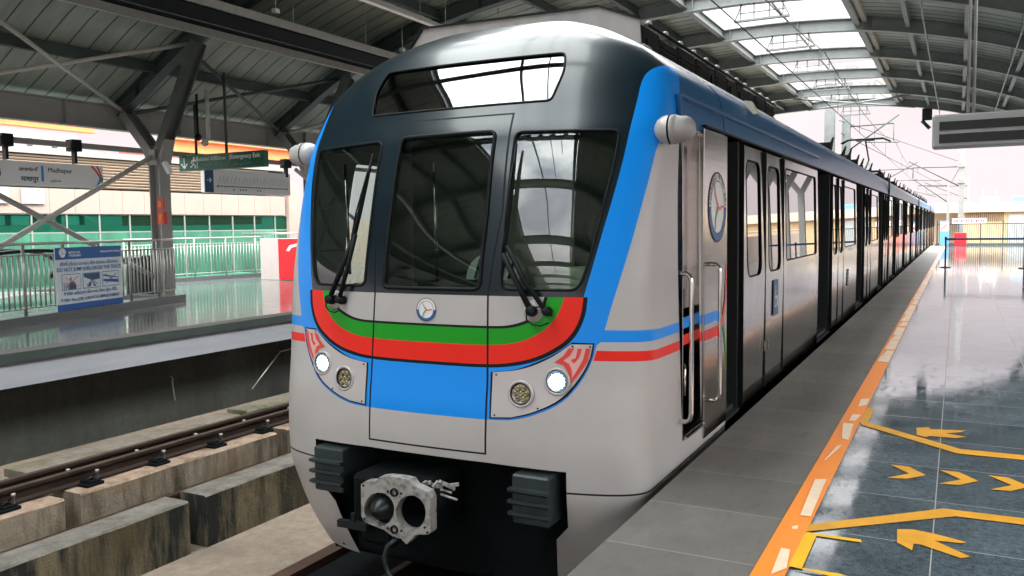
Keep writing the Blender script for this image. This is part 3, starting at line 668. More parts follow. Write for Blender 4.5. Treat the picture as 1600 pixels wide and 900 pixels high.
# face plate: ring-shaped with a real hole -> CDT
def plate(outline,circs,y0,y1,m,parent,name):
    pts=[];ed=[]
    def lp(P): 
        b=len(pts); pts.extend(Vector(p) for p in P); ed.extend((b+i,b+(i+1)%len(P)) for i in range(len(P)))
    O=[cp(*p) for p in outline]; lp(O); CS=[]
    for c in circs:
        P=[cp(c[0]+c[2]*math.cos(2*math.pi*k/28),c[1]+c[3]*math.sin(2*math.pi*k/28)) for k in range(28)]; lp(P); CS.append(P)
    r=geometry.delaunay_2d_cdt(pts,ed,[],0,1e-6); V,Fc=r[0],r[2]; keep=[]
    for f in Fc:
        cx=sum(V[i].x for i in f)/3;cz=sum(V[i].y for i in f)/3
        if inpoly(cx,cz,O) and not any(inpoly(cx,cz,P) for P in CS): keep.append(tuple(f))
    g=MB(); n=len(V); g.add([(v.x,y0,v.y) for v in V],keep); g.add([(v.x,y1,v.y) for v in V],[f[::-1] for f in keep])
    from collections import Counter
    cnt=Counter(); 
    for f in keep:
        for i in range(3): cnt[tuple(sorted((f[i],f[(i+1)%3])))]+=1
    o=len(g.v); g.add([(v.x,y0,v.y) for v in V]+[(v.x,y1,v.y) for v in V],[(a,b,b+n,a+n) for (a,b),c in cnt.items() if c==1])
    return g.build(name,m,parent)
fp=plate(outl,[(508,408,118,138),(262,380,118,132)],YC,YC+.07,'castmetal',cpl,'coupler_face')
g=MB()
for (cx,cz,rx) in ((508,408,.098),):
    c=cp(cx,cz); g.lathe([(rx,0),(rx*.98,-.22),(0,-.24)],(c[0],YC+.05,c[1]),n=28)
g.build('coupler_socket','under',cpl)
c=cp(262,380); g=MB(); g.lathe([(0,.10),(.03,.095),(.055,.06),(.085,.0),(.098,-.05)],(c[0],YC+.04,c[1]),n=28); g.build('coupler_cone','darkmetal',cpl)
for q in ((383,245),(383,535)):
    c=cp(*q); g=MB(); g.lathe([(0,-.01),(.016,-.01),(.018,.012),(.026,.016),(.028,0)],(c[0],YC,c[1]),n=18); g.build('air_port','black',cpl)
g=MB()
for q in ((140,192),(330,237),(435,255),(332,528),(437,545),(620,520),(640,560),(150,450),(382,597)):
    c=cp(*q); g.lathe([(0,.006),(.008,.006),(.008,0)],(c[0],YC,c[1]),n=10)
g.build('coupler_bolt','darkmetal',cpl)
c=cp(380,600); g=MB(); e=at(626,905,y=YC-.1)
g.tube([(c[0]+.02,YC+.02,c[1]),(c[0]-.03,YC-.03,c[1]-.05),(c[0]-.045,YC-.05,c[1]-.12),(c[0]-.02,YC-.05,c[1]-.22),(e[0],YC-.04,e[2]-.1)],.017,10); g.build('air_hose','darkmetal',cpl)
g=MB(); a=cp(-10,478); b=cp(170,500); g.beam((a[0]-.03,YC-.02,a[1]),(b[0],YC,b[1]-.015),.04,.045); c=cp(68,440); g.beam((c[0],YC-.01,c[1]-.03),(c[0],YC-.01,c[1]+.03),.03,.02,0,(0,1,0)); g.build('uncoupling_lever','darkmetal',cpl)
g=MB(); a=cp(240,560); g.box((a[0]-.18,YC+.05,a[1]-.12),(a[0]+.1,YC+.3,a[1]+.05),bev=.04); g.build('electric_head','under',cpl)
g=MB(); a=cp(600,210)
rn=random.Random(3)
for k in range(9): g.beam((a[0]-.05+k*.025,YC+.08,a[1]+rn.uniform(-.02,.03)),(a[0]-.05+k*.03,YC+.12,a[1]+rn.uniform(-.03,.02)),.015,.02)
a=cp(740,320); g.tube([(a[0]-.06,YC+.1,a[1]+.01),(a[0]+.06,YC+.1,a[1]-.01)],.008,6)
g.tube([(a[0]-.06,YC+.1,a[1]+.04),(a[0]+.02,YC+.1,a[1]+.03)],.008,6); g.build('coupler_linkage','castmetal',cpl)
# --- headlight clusters
def lamp_cluster(sg):
    PP=[(.212,.392),(.266,.402),(.316,.437),(.379,.52),(.418,.645),(.445,.769),(.452,.873),(.401,.872),(.353,.775),(.287,.699),(.212,.676)]
    PP=[PP[0]]+smooth(PP[1:7],2)+smooth(PP[7:],2)
    P=[(sg*x,y) for x,y in PP]
    Pk=[]
    cx=sum(x for x,_ in P)/len(P);cy=sum(y for _,y in P)/len(P)
    for x,y in P: 
        dx,dy=(x-cx)*2.2,(y-cy); l=math.hypot(dx,dy); Pk.append((x+dx/l*.012/2.2,y+dy/l*.012))
    zs=[.36+.03*i for i in range(20)]
    o=cdt_patch([P,Pk],lambda s,z:(0 if inpoly(s,z,P) else 1) if inpoly(s,z,Pk) else None,[],(min(x for x,_ in Pk),max(x for x,_ in Pk)),zs,.014,'lamp_panel',['pinkgrey','black'],train,.004); local(o,train)
    o['label']='lamp panel on the platform side of the nose' if sg>0 else 'lamp panel on the side away from the platform'
    for (s,z,nm,lens) in ((.372,.640,'headlight','headlight'),(.288,.552,'fog_lamp','lampglass')):
        s*=sg; c=S(s,z,.004); n=SN(s,z); n=(n+Vector((0,-1.2,0))).normalized()
        g=MB(); g.lathe([(.088,.0),(.088,.010),(.080,.014),(.070,.010),(.064,-.03)],c,axis=n,n=36,mi=0); lp=g.build(nm,'pinkgrey',o)
        g=MB(); g.lathe([(.071,.0105),(.068,.013),(.064,.0105),(.060,.004)],c,axis=n,n=36); g.build('bezel','darkmetal',lp)
        if nm=='headlight':
            g=MB(); g.lathe([(.040,.006),(.030,.014),(0,.02)],c,axis=n,n=30)
            for k in range(14): a=k*math.pi/7; q=n.cross(Vector((0,0,1))).normalized(); t=n.cross(q); g.lathe([(.006,.0),(.004,.006),(0,.007)],c+(q*math.cos(a)+t*math.sin(a))*.046+n*.006,axis=n,n=8)
            g.build('lens',lens,lp)
            M.setdefault('lensring',mat('lens_ring_blue',(.10,.25,.45),.1,.3))
            g=MB(); g.lathe([(.064,-.002),(.060,.004),(.046,.005)],c,axis=n,n=30); g.build('lens_ring','lensring',lp)
        else:
            g=MB(); g.lathe([(.062,.001),(0,.001)],c,axis=n,n=30); q=n.cross(Vector((0,0,1))).normalized(); t=n.cross(q)
            for k in range(7):
                r=0 if k==6 else .038; a=k*math.pi/3; cc=c+(q*math.cos(a)+t*math.sin(a))*r
                g.lathe([(.019,.002),(.017,.008),(.010,.012),(.006,.006),(0,.006)],cc,axis=n,n=14)
            g.build('lens_cluster',lens,lp)
    # red and pink decoration
    def strip(Q,m,off,nm):
        Q=[(sg*x,y) for x,y in Q]
        oo=cdt_patch([Q],lambda s,z:0 if inpoly(s,z,Q) else None,[],(min(x for x,_ in Q),max(x for x,_ in Q)),[.6+.02*i for i in range(15)],.01,nm,[m],o,off); return oo
    strip([(.366,.757),(.386,.800),(.398,.846),(.446,.850),(.440,.770),(.423,.700),(.404,.632),(.403,.70),(.388,.745)],'decopink',.0065,'deco_field')
    strip([(.364,.757),(.384,.798),(.397,.848),(.409,.848),(.400,.805),(.385,.770),(.398,.752),(.404,.72),(.405,.69),(.403,.63),(.398,.66),(.397,.70),(.385,.742)],'decored',.009,'deco_stripe')
    strip([(.436,.85),(.447,.85),(.441,.770),(.424,.700),(.404,.630),(.406,.665),(.418,.72),(.430,.78)],'decored',.009,'deco_stripe')
    strip([(.417,.846),(.427,.846),(.420,.79),(.409,.755),(.402,.775),(.413,.79)],'decored',.009,'deco_stripe')
    g=MB()
    for s,z in ((.222,.662),(.222,.408),(.405,.860),(.446,.860),(.33,.468),(.42,.70)): g.lathe([(0,.004),(.006,.004),(.006,0)],S(sg*s,z,.004),axis=SN(sg*s,z),n=8)
    g.build('screw','black',o)
lamp_cluster(1); lamp_cluster(-1)
# --- emblem on the nose
def roundel(P0,ux,uy,r,parent,name,letters=None,side=False):
    """P0 centre, ux,uy in-plane unit vectors"""
    n=ux.cross(uy); 
    def pt(a,b,o): return P0+ux*a+uy*b+n*o
    e=thing('x','x','x'); bpy.data.objects.remove(e)
    g=MB(); K=48
    def ann(r0,r1,a0,a1,o,mi,k=32):
        vs=[];N=max(2,int(k*abs(a1-a0)/(2*math.pi)))
        for i in range(N+1):
            a=a0+(a1-a0)*i/N; vs+=[pt(r0*math.cos(a),r0*math.sin(a),o),pt(r1*math.cos(a),r1*math.sin(a),o)]
        g.add(vs,[(2*i,2*i+1,2*i+3,2*i+2) for i in range(N)],mi)
    T=2*math.pi
    ann(0,r*.99,0,T,.003,0,48)
    ann(r*.95,r,0,T,.0045,1,48)
    ann(r*.73,r*.76,0,T,.0045,1,48)
    ann(r*.76,r*.95,math.pi,T,.0050,2,48)
    def strand(P,wd,mi):
        vs=[]
        for i,(x,y) in enumerate(P):
            a=P[max(0,i-1)];b=P[min(len(P)-1,i+1)]; dx,dy=b[0]-a[0],b[1]-a[1];l=math.hypot(dx,dy); w_=wd*(1-.5*i/len(P)); vs+=[pt((x-dy/l*w_)*r,(y+dx/l*w_)*r,.0055+mi*.0004),pt((x+dy/l*w_)*r,(y-dx/l*w_)*r,.0055+mi*.0004)]
        g.add(vs,[(2*i,2*i+1,2*i+3,2*i+2) for i in range(len(P)-1)],mi)
    strand([(.05,.02),(-.1,.15),(-.28,.35),(-.38,.62)],.055,5 if side else 3)
    strand([(0,-.02),(.25,-.04),(.45,.02),(.66,.02)],.055,5)
    strand([(.02,.02),(-.08,-.12),(-.25,-.32),(-.32,-.62)],.055,4)
    mats=[M['white'],M['textdark'],M['bannerblue'],M['castmetal'],M['green'],M['decored']]
    o=g.build(name,mats,parent,fix=False)
    if side: 
        s_='HYDERABAD METRO RAIL'
        for i,ch in enumerate(s_):
            if ch==' ':continue
            a=math.pi*(1.02-1.04*i/(len(s_)-1)); c=pt(r*.80*math.cos(a),r*.80*math.sin(a),0)
            rad=(ux*math.cos(a)+uy*math.sin(a)); tan=(ux*math.sin(a)-uy*math.cos(a))
            text('letter',ch,r*.2,'textdark',o,c,tan,rad,'CENTER',.0004,off=.0065)
    return o
c0=S(-.003,1.060,0); uxf=Vector((1,0,0)); uyf=(S(0,1.13)-S(0,.99)).normalized()
roundel(c0,uxf,uyf,.078,None,'roundel').parent=train
for ch in list(train.children):
    if ch.name.startswith('roundel'): local(ch,train)
# --- wipers
def wiper(sg,piv,el1,tip0,tip1,lab):
    """piv (s,z) pivot; el knuckle; blade between tip0 and tip1"""
    pv=S(*piv,.05); kn=S(*el1,.07); a=S(*tip0,.045); b=S(*tip1,.045); o2=Vector((sg*.055,0,.0))
    g=MB(); g.lathe([(0,.07),(.03,.07),(.035,.03),(.035,0)],S(*piv),axis=SN(*piv),n=16); p2=(piv[0]+.035,piv[1]+.0); g.lathe([(0,.07),(.024,.07),(.03,.03),(.03,0)],S(*p2),axis=SN(*p2),n=16)
    g.lathe([(.0,.012),(.065,.012),(.07,0)],S(*piv),axis=SN(*piv),n=20,mi=1)
    o=TP(g,'wiper',['black','silver']); o['label']=lab
    g=MB(); q2=S(*p2,.05); g.tube([pv,(pv+kn)/2,kn],.019,8); g.tube([q2,(q2+kn)/2+Vector((.01,0,0)),kn+Vector((.03,0,.05))],.017,8); g.tube([kn,(a+b)/2+Vector((0,-.02,0))],.011,8); g.build('wiper_arm','black',o)
    g=MB(); d=(b-a); pts=[a+d*t+Vector((0,-.004,0)) for t in (0,.25,.5,.75,1)]; g.tube(pts,[.008,.015,.018,.015,.008],8)
    g.tube([a+d*.15+Vector((0,-.02,0)),a+d*.5+Vector((0,-.045,0)),a+d*.85+Vector((0,-.02,0))],.006,6)
    g.build('wiper_blade','black',o)
    g=MB(); pts=[S(piv[0]+.02+.03*math.cos(t),piv[1]-.03+.06*math.sin(t)*1.0,.06) for t in [i*.7 for i in range(9)]]; g.tube(pts,.005,6); g.build('washer_hose','black',o)
wiper(1,(.312,1.072),(.238,1.42),(.236,1.28),(.243,2.12),'wiper on the platform side pane')
wiper(-1,(-.335,1.10),(-.262,1.50),(-.282,1.28),(-.238,2.12),'wiper on the far side pane')
# --- side marker / camera pods
for sg,lab in ((1,'silver round pod beside the cab door'),(-1,'pale round pod on the far side')):
    c=Vector((XC+sg*1.50,5.24,2.20)); ax=(sg,0,0)
    g=MB(); g.lathe([(0,-.11),(.04,-.105),(.07,-.085),(.088,-.055),(.093,-.02),(.093,-.012)],c,axis=ax,n=28); pod=TP(g,'side_pod','silver'); pod['label']=lab
    g=MB(); g.lathe([(.086,-.013),(.086,.002)],c,axis=ax,n=28); g.build('pod_gap','black',pod)
    g=MB(); g.lathe([(.093,.001),(.093,.03),(.088,.034)],c,axis=ax,n=28); g.lathe([(.088,.034),(.082,.055),(.080,.09),(.068,.12),(.042,.143),(0,.15)],c,axis=ax,n=28); g.build('pod_lens_housing','cowl' if sg>0 else 'silver',pod)
    g=MB(); g.box((c.x-sg*.12,c.y+.02,c.z-.04),(c.x-sg*.0,c.y+.16,c.z+.04)); g.build('pod_arm','silver',pod)
# --- cab side door (recessed)
XS=XC+1.45
def xs(z): return XC+fh(z)
g=MB()
xr=XS-.07
g.box((xr-.03,5.64,.13),(xr,5.70,2.24)); g.box((xr-.03,5.99,.13),(xr,6.12,2.24)); g.box((xr-.03,5.70,.13),(xr,5.99,1.14)); g.box((xr-.03,5.70,2.16),(xr,5.99,2.24))
cdo=TP(g,'cab_side_door','steel')
g=MB(); g.box((xr-.02,5.70,1.14),(xr-.012,5.99,2.16)); g.build('door_window','sglass',cdo)
g=MB(); g.box((xr+.002,5.64,.855),(xr+.004,6.12,.935)); g.build('blue_stripe','blue',cdo)
g=MB(); g.box((xr+.002,5.64,.735),(xr+.004,6.12,.81)); g.build('red_stripe','red',cdo)
g=MB(); g.tube([(xr,5.76,.40),(xr+.05,5.76,.40),(xr+.05,5.76,.62),(xr,5.76,.62)],.010,8); g.box((xr,5.73,1.02),(xr+.03,5.78,1.12)); g.build('door_handle','chrome',cdo)
g=MB() # door reveal
g.box((xr-.04,5.625,.11),(XS+.004,5.64,2.26)); g.box((xr-.04,6.12,.11),(XS+.012,6.15,2.26)); g.box((xr-.04,5.64,.10),(XS+.004,6.12,.13)); g.box((xr-.04,5.64,2.24),(XS-.01,6.12,2.26)); TP(g,'door_frame',['steel'])
g=MB(); g.box((XS-.02,5.655,.115),(XS+.03,6.14,.128)); TP(g,'door_sill','chrome')
def handrail(y,z0,z1,o=.085,lean=0,lab=None):
    g=MB(); x=XS
    g.tube([(x-.03,y,z0),(x+o-.03,y,z0),(x+o-.008,y,z0+.02),(x+o,y,z0+.06),(x+o,y,z1-.06),(x+o-.008,y,z1-.02),(x+o-.03,y,z1),(x-.05,y,z1)],.016,12)
    t=TP(g,'handrail','chrome'); 
    if lab:t['label']=lab
handrail(5.56,.26,1.27,lab='grab rail ahead of the cab door'); handrail(6.33,.26,1.30,lab='grab rail behind the cab door')
# silver post and panel with roundel between cab door and first doorway
g=MB(); g.box((XS-.0,6.15,.0),(XS+.014,6.84,2.30),bev=.004); pn=TP(g,'logo_panel','steel')
g=MB(); g.box((XS+.0145,6.16,.855),(XS+.0165,6.62,.932)); g.build('blue_stripe','blue',pn)
g=MB(); g.box((XS+.0145,6.16,.735),(XS+.0165,6.66,.81)); g.build('red_stripe','red',pn)
g=MB()
def side_strand(P,wd,m,nm,off=.017):
    g=MB(); vs=[]
    for i,(y,z) in enumerate(P):
        a=P[max(0,i-1)];b=P[min(len(P)-1,i+1)];dy,dz=b[0]-a[0],b[1]-a[1];l=math.hypot(dy,dz);w_=wd*(1-.75*i/(len(P)-1)); vs+=[(XS+off,y-dz/l*w_,z+dy/l*w_),(XS+off,y+dz/l*w_,z-dy/l*w_)]
    g.add(vs,[(2*i,2*i+1,2*i+3,2*i+2) for i in range(len(P)-1)]); g.build(nm,m,pn,fix=False)
side_strand([(6.60,.78),(6.70,.84),(6.77,.98),(6.80,1.15),(6.81,1.28)],.035,'red','swoosh',.0185)
side_strand([(6.56,.90),(6.68,.86),(6.75,.72),(6.80,.55),(6.82,.45)],.03,'green','swoosh',.0175)
roundel(Vector((XS+.0145,6.52,1.73)),Vector((0,1,0)),Vector((0,0,1)),.27,pn,'side_roundel',side=True)
# --- side walls, doors and window panels back to the tail
END=80.0
cyc=[]
def sidepanel(y0,y1,z0,z1,th,name,mats,parent=None,win=None,m2=None):
    """stainless panel with slight inward lean above waist; optional window hole (y0,y1,z0,z1,r)"""
    Z=[z0,.05,.6,1.1,1.25,1.7,z1]; Z=sorted({z for z in Z if z0<=z<=z1})
    X=lambda z: XS+th-(.028*max(0,(z-1.12))/1.2)-(.012*max(0,(1.0-z)))
    pts=[];ed=[]
    def lp(P):
        b=len(pts); pts.extend(Vector(p) for p in P); ed.extend((b+i,b+(i+1)%len(P)) for i in range(len(P)))
    lp([(y0,z0),(y1,z0),(y1,z1),(y0,z1)])
    W=None
    if win:
        a,b_,c,d,r=win; W=[]
        for (cx,cz,t0) in ((b_-r,d-r,0),(a+r,d-r,1),(a+r,c+r,2),(b_-r,c+r,3)):
            for k in range(6): an=(t0+k/5)*math.pi/2; W.append((cx+r*math.cos(an),cz+r*math.sin(an)))
        lp(W)
    for z in Z[1:-1]:
        for k in range(1,4): pts.append(Vector((y0+(y1-y0)*k/4,z)))
        pts.append(Vector((y0,z))); pts.append(Vector((y1,z)))
    r_=geometry.delaunay_2d_cdt(pts,ed,[],0,1e-5); V,Fc=r_[0],r_[2]
    keep=[tuple(f) for f in Fc if not(W and inpoly(sum(V[i].x for i in f)/len(f),sum(V[i].y for i in f)/len(f),W))]
    g=MB(); g.add([(X(v.y),v.x,v.y) for v in V],keep)
    n=len(V); g.add([(X(v.y)-.03,v.x,v.y) for v in V],[f[::-1] for f in keep])
    for i in range(4):
        P4=[(y0,z0),(y1,z0),(y1,z1),(y0,z1)]; a,b_=P4[i],P4[(i+1)%4]; g.add([(X(a[1]),*a),(X(b_[1]),*b_),(X(b_[1])-.03,*b_),(X(a[1])-.03,*a)],[(0,1,2,3)])
    o=B(g,name,mats,parent,fix=True)
    if win:
        g=MB(); g.add([(X(z)-.012,y,z) for y,z in W],[tuple(range(len(W)))]); g.build('window_pane','sglass',o)
        g=MB(); g.tube([(X(z)-.002,y,z) for y,z in W],.007,6,closed=True); g.build('window_gasket','black',o)
    return o
M['leafm']=M['steel2']
def leaf(y0,y1,wx=.17,lab=None,handle=False):
    o=sidepanel(y0,y1,.0,2.29,.008,'door_leaf',['steel2'],train,(y0+wx,y1-wx,1.12,2.17,.12))
    g=MB(); g.box((XS-.035,y0-.006,.0),(XS+.009,y0+.006,2.29)); g.box((XS-.035,y1-.006,0),(XS+.009,y1+.006,2.29)); g.box((XS-.02,y0,.10),(XS-.0015,y1,.108)); g.build('leaf_edge','black',o)
    return o
sidepanels=[]
leaf(7.47,8.42); l2=leaf(8.44,9.40)
g=MB()
for y in (8.36,8.50): g.box((XS+.014,y-.02,.36),(XS+.03,y+.02,.46),bev=.003)
g.build('leaf_handle','chrome',l2)
g=MB(); g.box((XS+.0135,8.80,.66),(XS+.0175,9.05,1.02)); sg_=g.build('wheelchair_sign','navy',l2)
g=MB(); 
c=Vector((XS+.0195,8.91,.80)); g.lathe([(.06,0),(.045,0)],c,axis=(1,0,0),n=20); g.beam((XS+.0195,8.90,.83),(XS+.0195,8.90,.93),.02,.002,0,(1,0,0)); g.beam((XS+.0195,8.90,.85),(XS+.0195,8.98,.85),.018,.002,0,(1,0,0)); g.beam((XS+.0195,8.98,.85),(XS+.0195,9.01,.75),.018,.002,0,(1,0,0)); g.sphere((XS+.0195,8.90,.955),.016,6,sc=(.1,1,1)); g.build('wheelchair_symbol','textwhite',sg_)
sidepanel(9.42,12.03,-.05,2.31,0,'window_panel',['steel2'],train,(9.62,11.86,1.19,2.20,.07))
# panel seam under window
openings=[(6.86,7.45),(12.05,13.36)]
y=13.38
while y<END-5:
    leaf(y,y+.72,.13); leaf(y+.73,y+1.44,.13)
    sidepanel(y+1.46,y+3.55,-.05,2.31,0,'window_panel',['steel2'],train,(y+1.66,y+3.38,1.19,2.20,.07))
    openings.append((y+3.57,y+4.88)); y+=4.9
yE=y
for (a,b) in openings: # door reveals in black rubber
    g=MB(); g.box((XS-.30,a-.02,-.02),(XS-.04,a+.02,2.31)); g.box((XS-.30,b-.02,-.02),(XS-.04,b+.02,2.31)); g.box((XS-.9,a,-.05),(XS-.02,b,-.02)); TP(g,'doorway','saloon')
g=MB(); g.box((XS-.06,15.4,.52),(XS+.006,15.62,.80)); gr=TP(g,'grille','darkmetal')
g=MB()
for k in range(4): g.box((XS+.0065,15.42,.55+.06*k),(XS+.009,15.6,.58+.06*k))
g.build('grille_slat','silver',gr)
# interior lining (dark saloon), far wall with its windows left as plain lining
g=MB(); g.box((XC-1.40,6.9,0),(XC-1.36,yE,2.6)); g.box((XC-1.4,6.9,2.5),(XC+1.38,yE,2.55)); g.box((XC-1.4,6.9,-.02),(XC+1.38,yE,.02)); TP(g,'saloon_lining','saloon')
g=MB()
for yy in range(9,int(yE),2):
    g.tube([(XC+.9,yy,0),(XC+.9,yy,2.5)],.018,8)
TP(g,'saloon_pole','chrome')['kind']='stuff'
# outer wall on the far side, roof shell following the cross-section, blue cant-rail band
def section_strip(zs,side,y0,y1,name,m,off=0):
    g=MB(); P=[S(side*1.9999,z,off) for z in zs]; n=len(P)
    vs=[(p.x,y0,p.z) for p in P]+[(p.x,y1,p.z) for p in P]; g.add(vs,[(i,i+1,n+i+1,n+i) for i in range(n-1)],0,True); return TP(g,name,m,fix=False)
section_strip([-.84,-.3,0,.4,1.1,1.7,2.33],-1,YEND,yE,'far_side_wall','silver')
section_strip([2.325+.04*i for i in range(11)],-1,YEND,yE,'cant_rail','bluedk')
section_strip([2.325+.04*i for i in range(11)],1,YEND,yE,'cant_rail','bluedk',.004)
g=MB(); g.box((XS-.03,6.2,2.315),(XS+.012,yE,2.329)); TP(g,'band_edge_strip','black')  # black strip along the lower edge of the blue band
zs=[2.72,2.76,2.8,2.85,2.9,2.95,3.0,3.04,3.08,3.12,3.15,3.17,3.185,3.19]
g=MB(); P=[S(1.9999,z) for z in zs]; P=P+[S(-1.9999,z) for z in zs[::-1]]; n=len(P); g.add([(p.x,YEND,p.z) for p in P]+[(p.x,yE,p.z) for p in P],[(i,i+1,n+i+1,n+i) for i in range(n-1)],0,True); TP(g,'roof_shell','roofm',fix=False)
pr=S(1.9999,2.725); g=MB(); g.tube([(pr.x-.02,6.3,pr.z+.005),(pr.x-.005,yE,pr.z+.005)],.012,6); TP(g,'gutter_rail','pipe')
g=MB(); g.box((XS-.03,5.56,2.28),(XS+.012,5.60,2.47)); g.box((XS-.03,5.60,2.455),(XS+.012,12.0,2.475)); TP(g,'band_groove','bluedk')
g=MB(); g.prism([(XS-.1,2.73),(XS-.04,2.72),(XS+.02,2.60),(XS-.02,2.60),(XS-.1,2.70)],'y',7.95,8.05); TP(g,'lifting_lug','cream')
# car joints: dark bellows
for yj in (24.95,44.6,64.2):
    g=MB(); g.box((XS-.02,yj,-.05),(XS+.012,yj+.2,2.72)); TP(g,'gangway_bellows','black')
# --- roof equipment
YCW=6.9
cw=[(-4.73,3.0),(-4.73,3.31),(-4.57,3.50),(-2.77,3.475),(-2.40,3.325),(-2.38,2.95)]
g=MB(); g.prism([(a,b) for a,b in cw],'y',YCW,YCW+.3); c=TP(g,'ac_cowl','cowl')
g=MB()
for a,b in zip(cw[1:-1],cw[2:-1]): g.beam((a[0],YCW-.012,a[1]+.006),(b[0],YCW-.012,b[1]+.006),.03,.014,0)
g.build('cowl_trim','black',c)
g=MB(); g.box((-2.42,YCW-.02,3.02),(-2.34,YCW+.16,3.12),bev=.02); g.build('cowl_foot','cowl',c)
YL=12.6
g=MB(); g.prism([(-4.7,2.9),(-4.7,3.25),(-4.5,3.38),(-2.8,3.38),(-2.44,3.24),(-2.44,2.9)],'y',YCW+.3,YL); TP(g,'roof_unit','louvre')
g=MB()
rn=random.Random(5)
yy=YCW+.02
while yy<YL:
    wd=rn.uniform(.28,.62); d=rn.uniform(0,.03); ye=min(yy+wd-.03,YL); g.box((-2.46,yy,2.93),(-2.36-d,ye,3.27+rn.uniform(-.01,.02)),bev=.01)
    if rn.random()<.75:
        for k in range(6): g.box((-2.36-d,yy+.04,2.98+.04*k),(-2.345-d,ye-.03,2.996+.04*k))
    else: g.box((-2.36-d,yy+.08,3.02),(-2.34-d,ye-.08,3.18),bev=.01)
    yy+=wd
g.tube([(-2.35,YCW+.1,3.29),(-2.35,YL,3.28)],.014,6)
TP(g,'roof_louvre','louvre')
g=MB()
for k in range(13):
    q=YCW+.15+k*.46; g=MB(); g.sphere((-2.37,q,3.315),.03,5,sc=(1,1.3,.8)); TP(g,'roof_bolt','silver')
g=MB(); g.prism([(-4.9,3.0),(-4.9,3.25),(-4.6,3.35),(-2.8,3.35),(-2.52,3.22),(-2.52,2.9)],'y',27.5,34); TP(g,'roof_unit','roofm')
# pantograph on the second car
g=MB()
for sx in (-.55,.55):
    for yy in (33.6,35.0): g=MB(); g.lathe([(.05,.0),(.08,.04),(.05,.08),(.08,.12),(.05,.16),(.07,.2),(.04,.24)],(XC+sx,yy,3.15),axis=(0,0,1),n=10); TP(g,'roof_insulator','louvre')
g=MB(); b0=3.42
g.beam((XC-.6,33.5,b0),(XC+.6,33.5,b0),.06,.06); g.beam((XC-.6,35.1,b0),(XC+.6,35.1,b0),.06,.06)
for sx in (-.55,.55): g.beam((XC+sx,33.5,b0),(XC+sx,35.1,b0),.05,.05)
ptg=TP(g,'pantograph','louvre')
g=MB(); 
g.tube([(XC,33.7,b0),(XC,35.6,4.0)],.04,8); g.tube([(XC,35.6,4.0),(XC,34.2,4.62)],.03,8); g.tube([(XC-.3,34.2,4.62),(XC+.3,34.2,4.62)],.02,8); g.build('pantograph_arm','darkmetal',ptg)
g=MB(); g.tube([(XC-.85,34.1,4.55),(XC-.6,34.1,4.68),(XC+.6,34.1,4.68),(XC+.85,34.1,4.55)],.025,8); g.tube([(XC-.85,34.4,4.55),(XC-.6,34.4,4.68),(XC+.6,34.4,4.68),(XC+.85,34.4,4.55)],.025,8); g.build('contact_strip','darkmetal',ptg)
g=MB(); rn=random.Random(8); yy=17
while yy<74:
    r=rn.uniform(.05,.12); z0=rn.uniform(2.95,3.05); g.box((-2.35,yy,2.85),(-2.15,yy+rn.uniform(.1,.5),z0+r)); g.tube([(-2.2,yy,3.0),(-2.15,yy+.3,3.15+r),(-2.25,yy+.8,3.02)],.02,6); yy+=rn.uniform(.7,2.6)
TP(g,'roof_fitting','louvre')['kind']='stuff'

g=MB(); g.box((-9.60,-2,-1.75),(-9.22,60,-1.42)); tag(g.build('shade_gap_box','under'),'black box standing in for the shade between the dark rail and rough curb','shade box')  # black box added where the gap beside the rail is only in shade
# ================================================================== STATION CANOPY
zr=pchip([-18.6,-17.6,-15.3,-13.5,-11,-8,-5.5,-3,-1,1.5,3.5,5.2],[3.95,4.42,5.72,6.42,7.05,7.40,7.48,7.36,7.02,6.30,5.45,4.55])
X0,X1=-18.1,4.9
canopy=thing('station_canopy','large barrel-vaulted grey steel station canopy with skylights over the tracks','canopy',(-6.6,20,4))
def CP(mb,name,mats,**k): return B(mb,name,mats,canopy,**k)
YS=[-28.6+4.7*k for k in range(0,17)]  
YS[10]=18.95; YS[11]=23.45
NX=44
xsn=[X0+(X1-X0)*i/NX for i in range(NX+1)]
RH=.38
for yk in YS:
    g=MB()
    for (z0,z1,hw_) in ((0,.03,.13),(.03,RH-.03,.012),(RH-.03,RH,.13)):
        vs=[]
        for x in xsn:
            z=zr(x)
            for a,b in ((-hw_,z0),(hw_,z0),(hw_,z1),(-hw_,z1)): vs.append((x,yk+a,z+b))
        n=len(xsn); g.add(vs,[(i*4+k,i*4+(k+1)%4,(i+1)*4+(k+1)%4,(i+1)*4+k) for i in range(n-1) for k in range(4)]+[(0,1,2,3),tuple((n-1)*4+k for k in range(4))])
    for i in range(2,NX,4): x=xsn[i]; g.box((x-.006,yk-.12,zr(x)+.04),(x+.006,yk+.12,zr(x)+RH-.04))
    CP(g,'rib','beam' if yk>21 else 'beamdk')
purl=[-16.4,-14.2,-12.0,-9.9,-8.2,-6.85,-2.78,-1.4,.1,1.6,3.1]
for px in purl:
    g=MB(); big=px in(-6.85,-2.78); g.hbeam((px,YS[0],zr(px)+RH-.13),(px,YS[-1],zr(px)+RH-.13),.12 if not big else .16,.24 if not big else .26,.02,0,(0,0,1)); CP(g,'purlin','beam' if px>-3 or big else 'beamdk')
ST=RH+.04
g=MB()
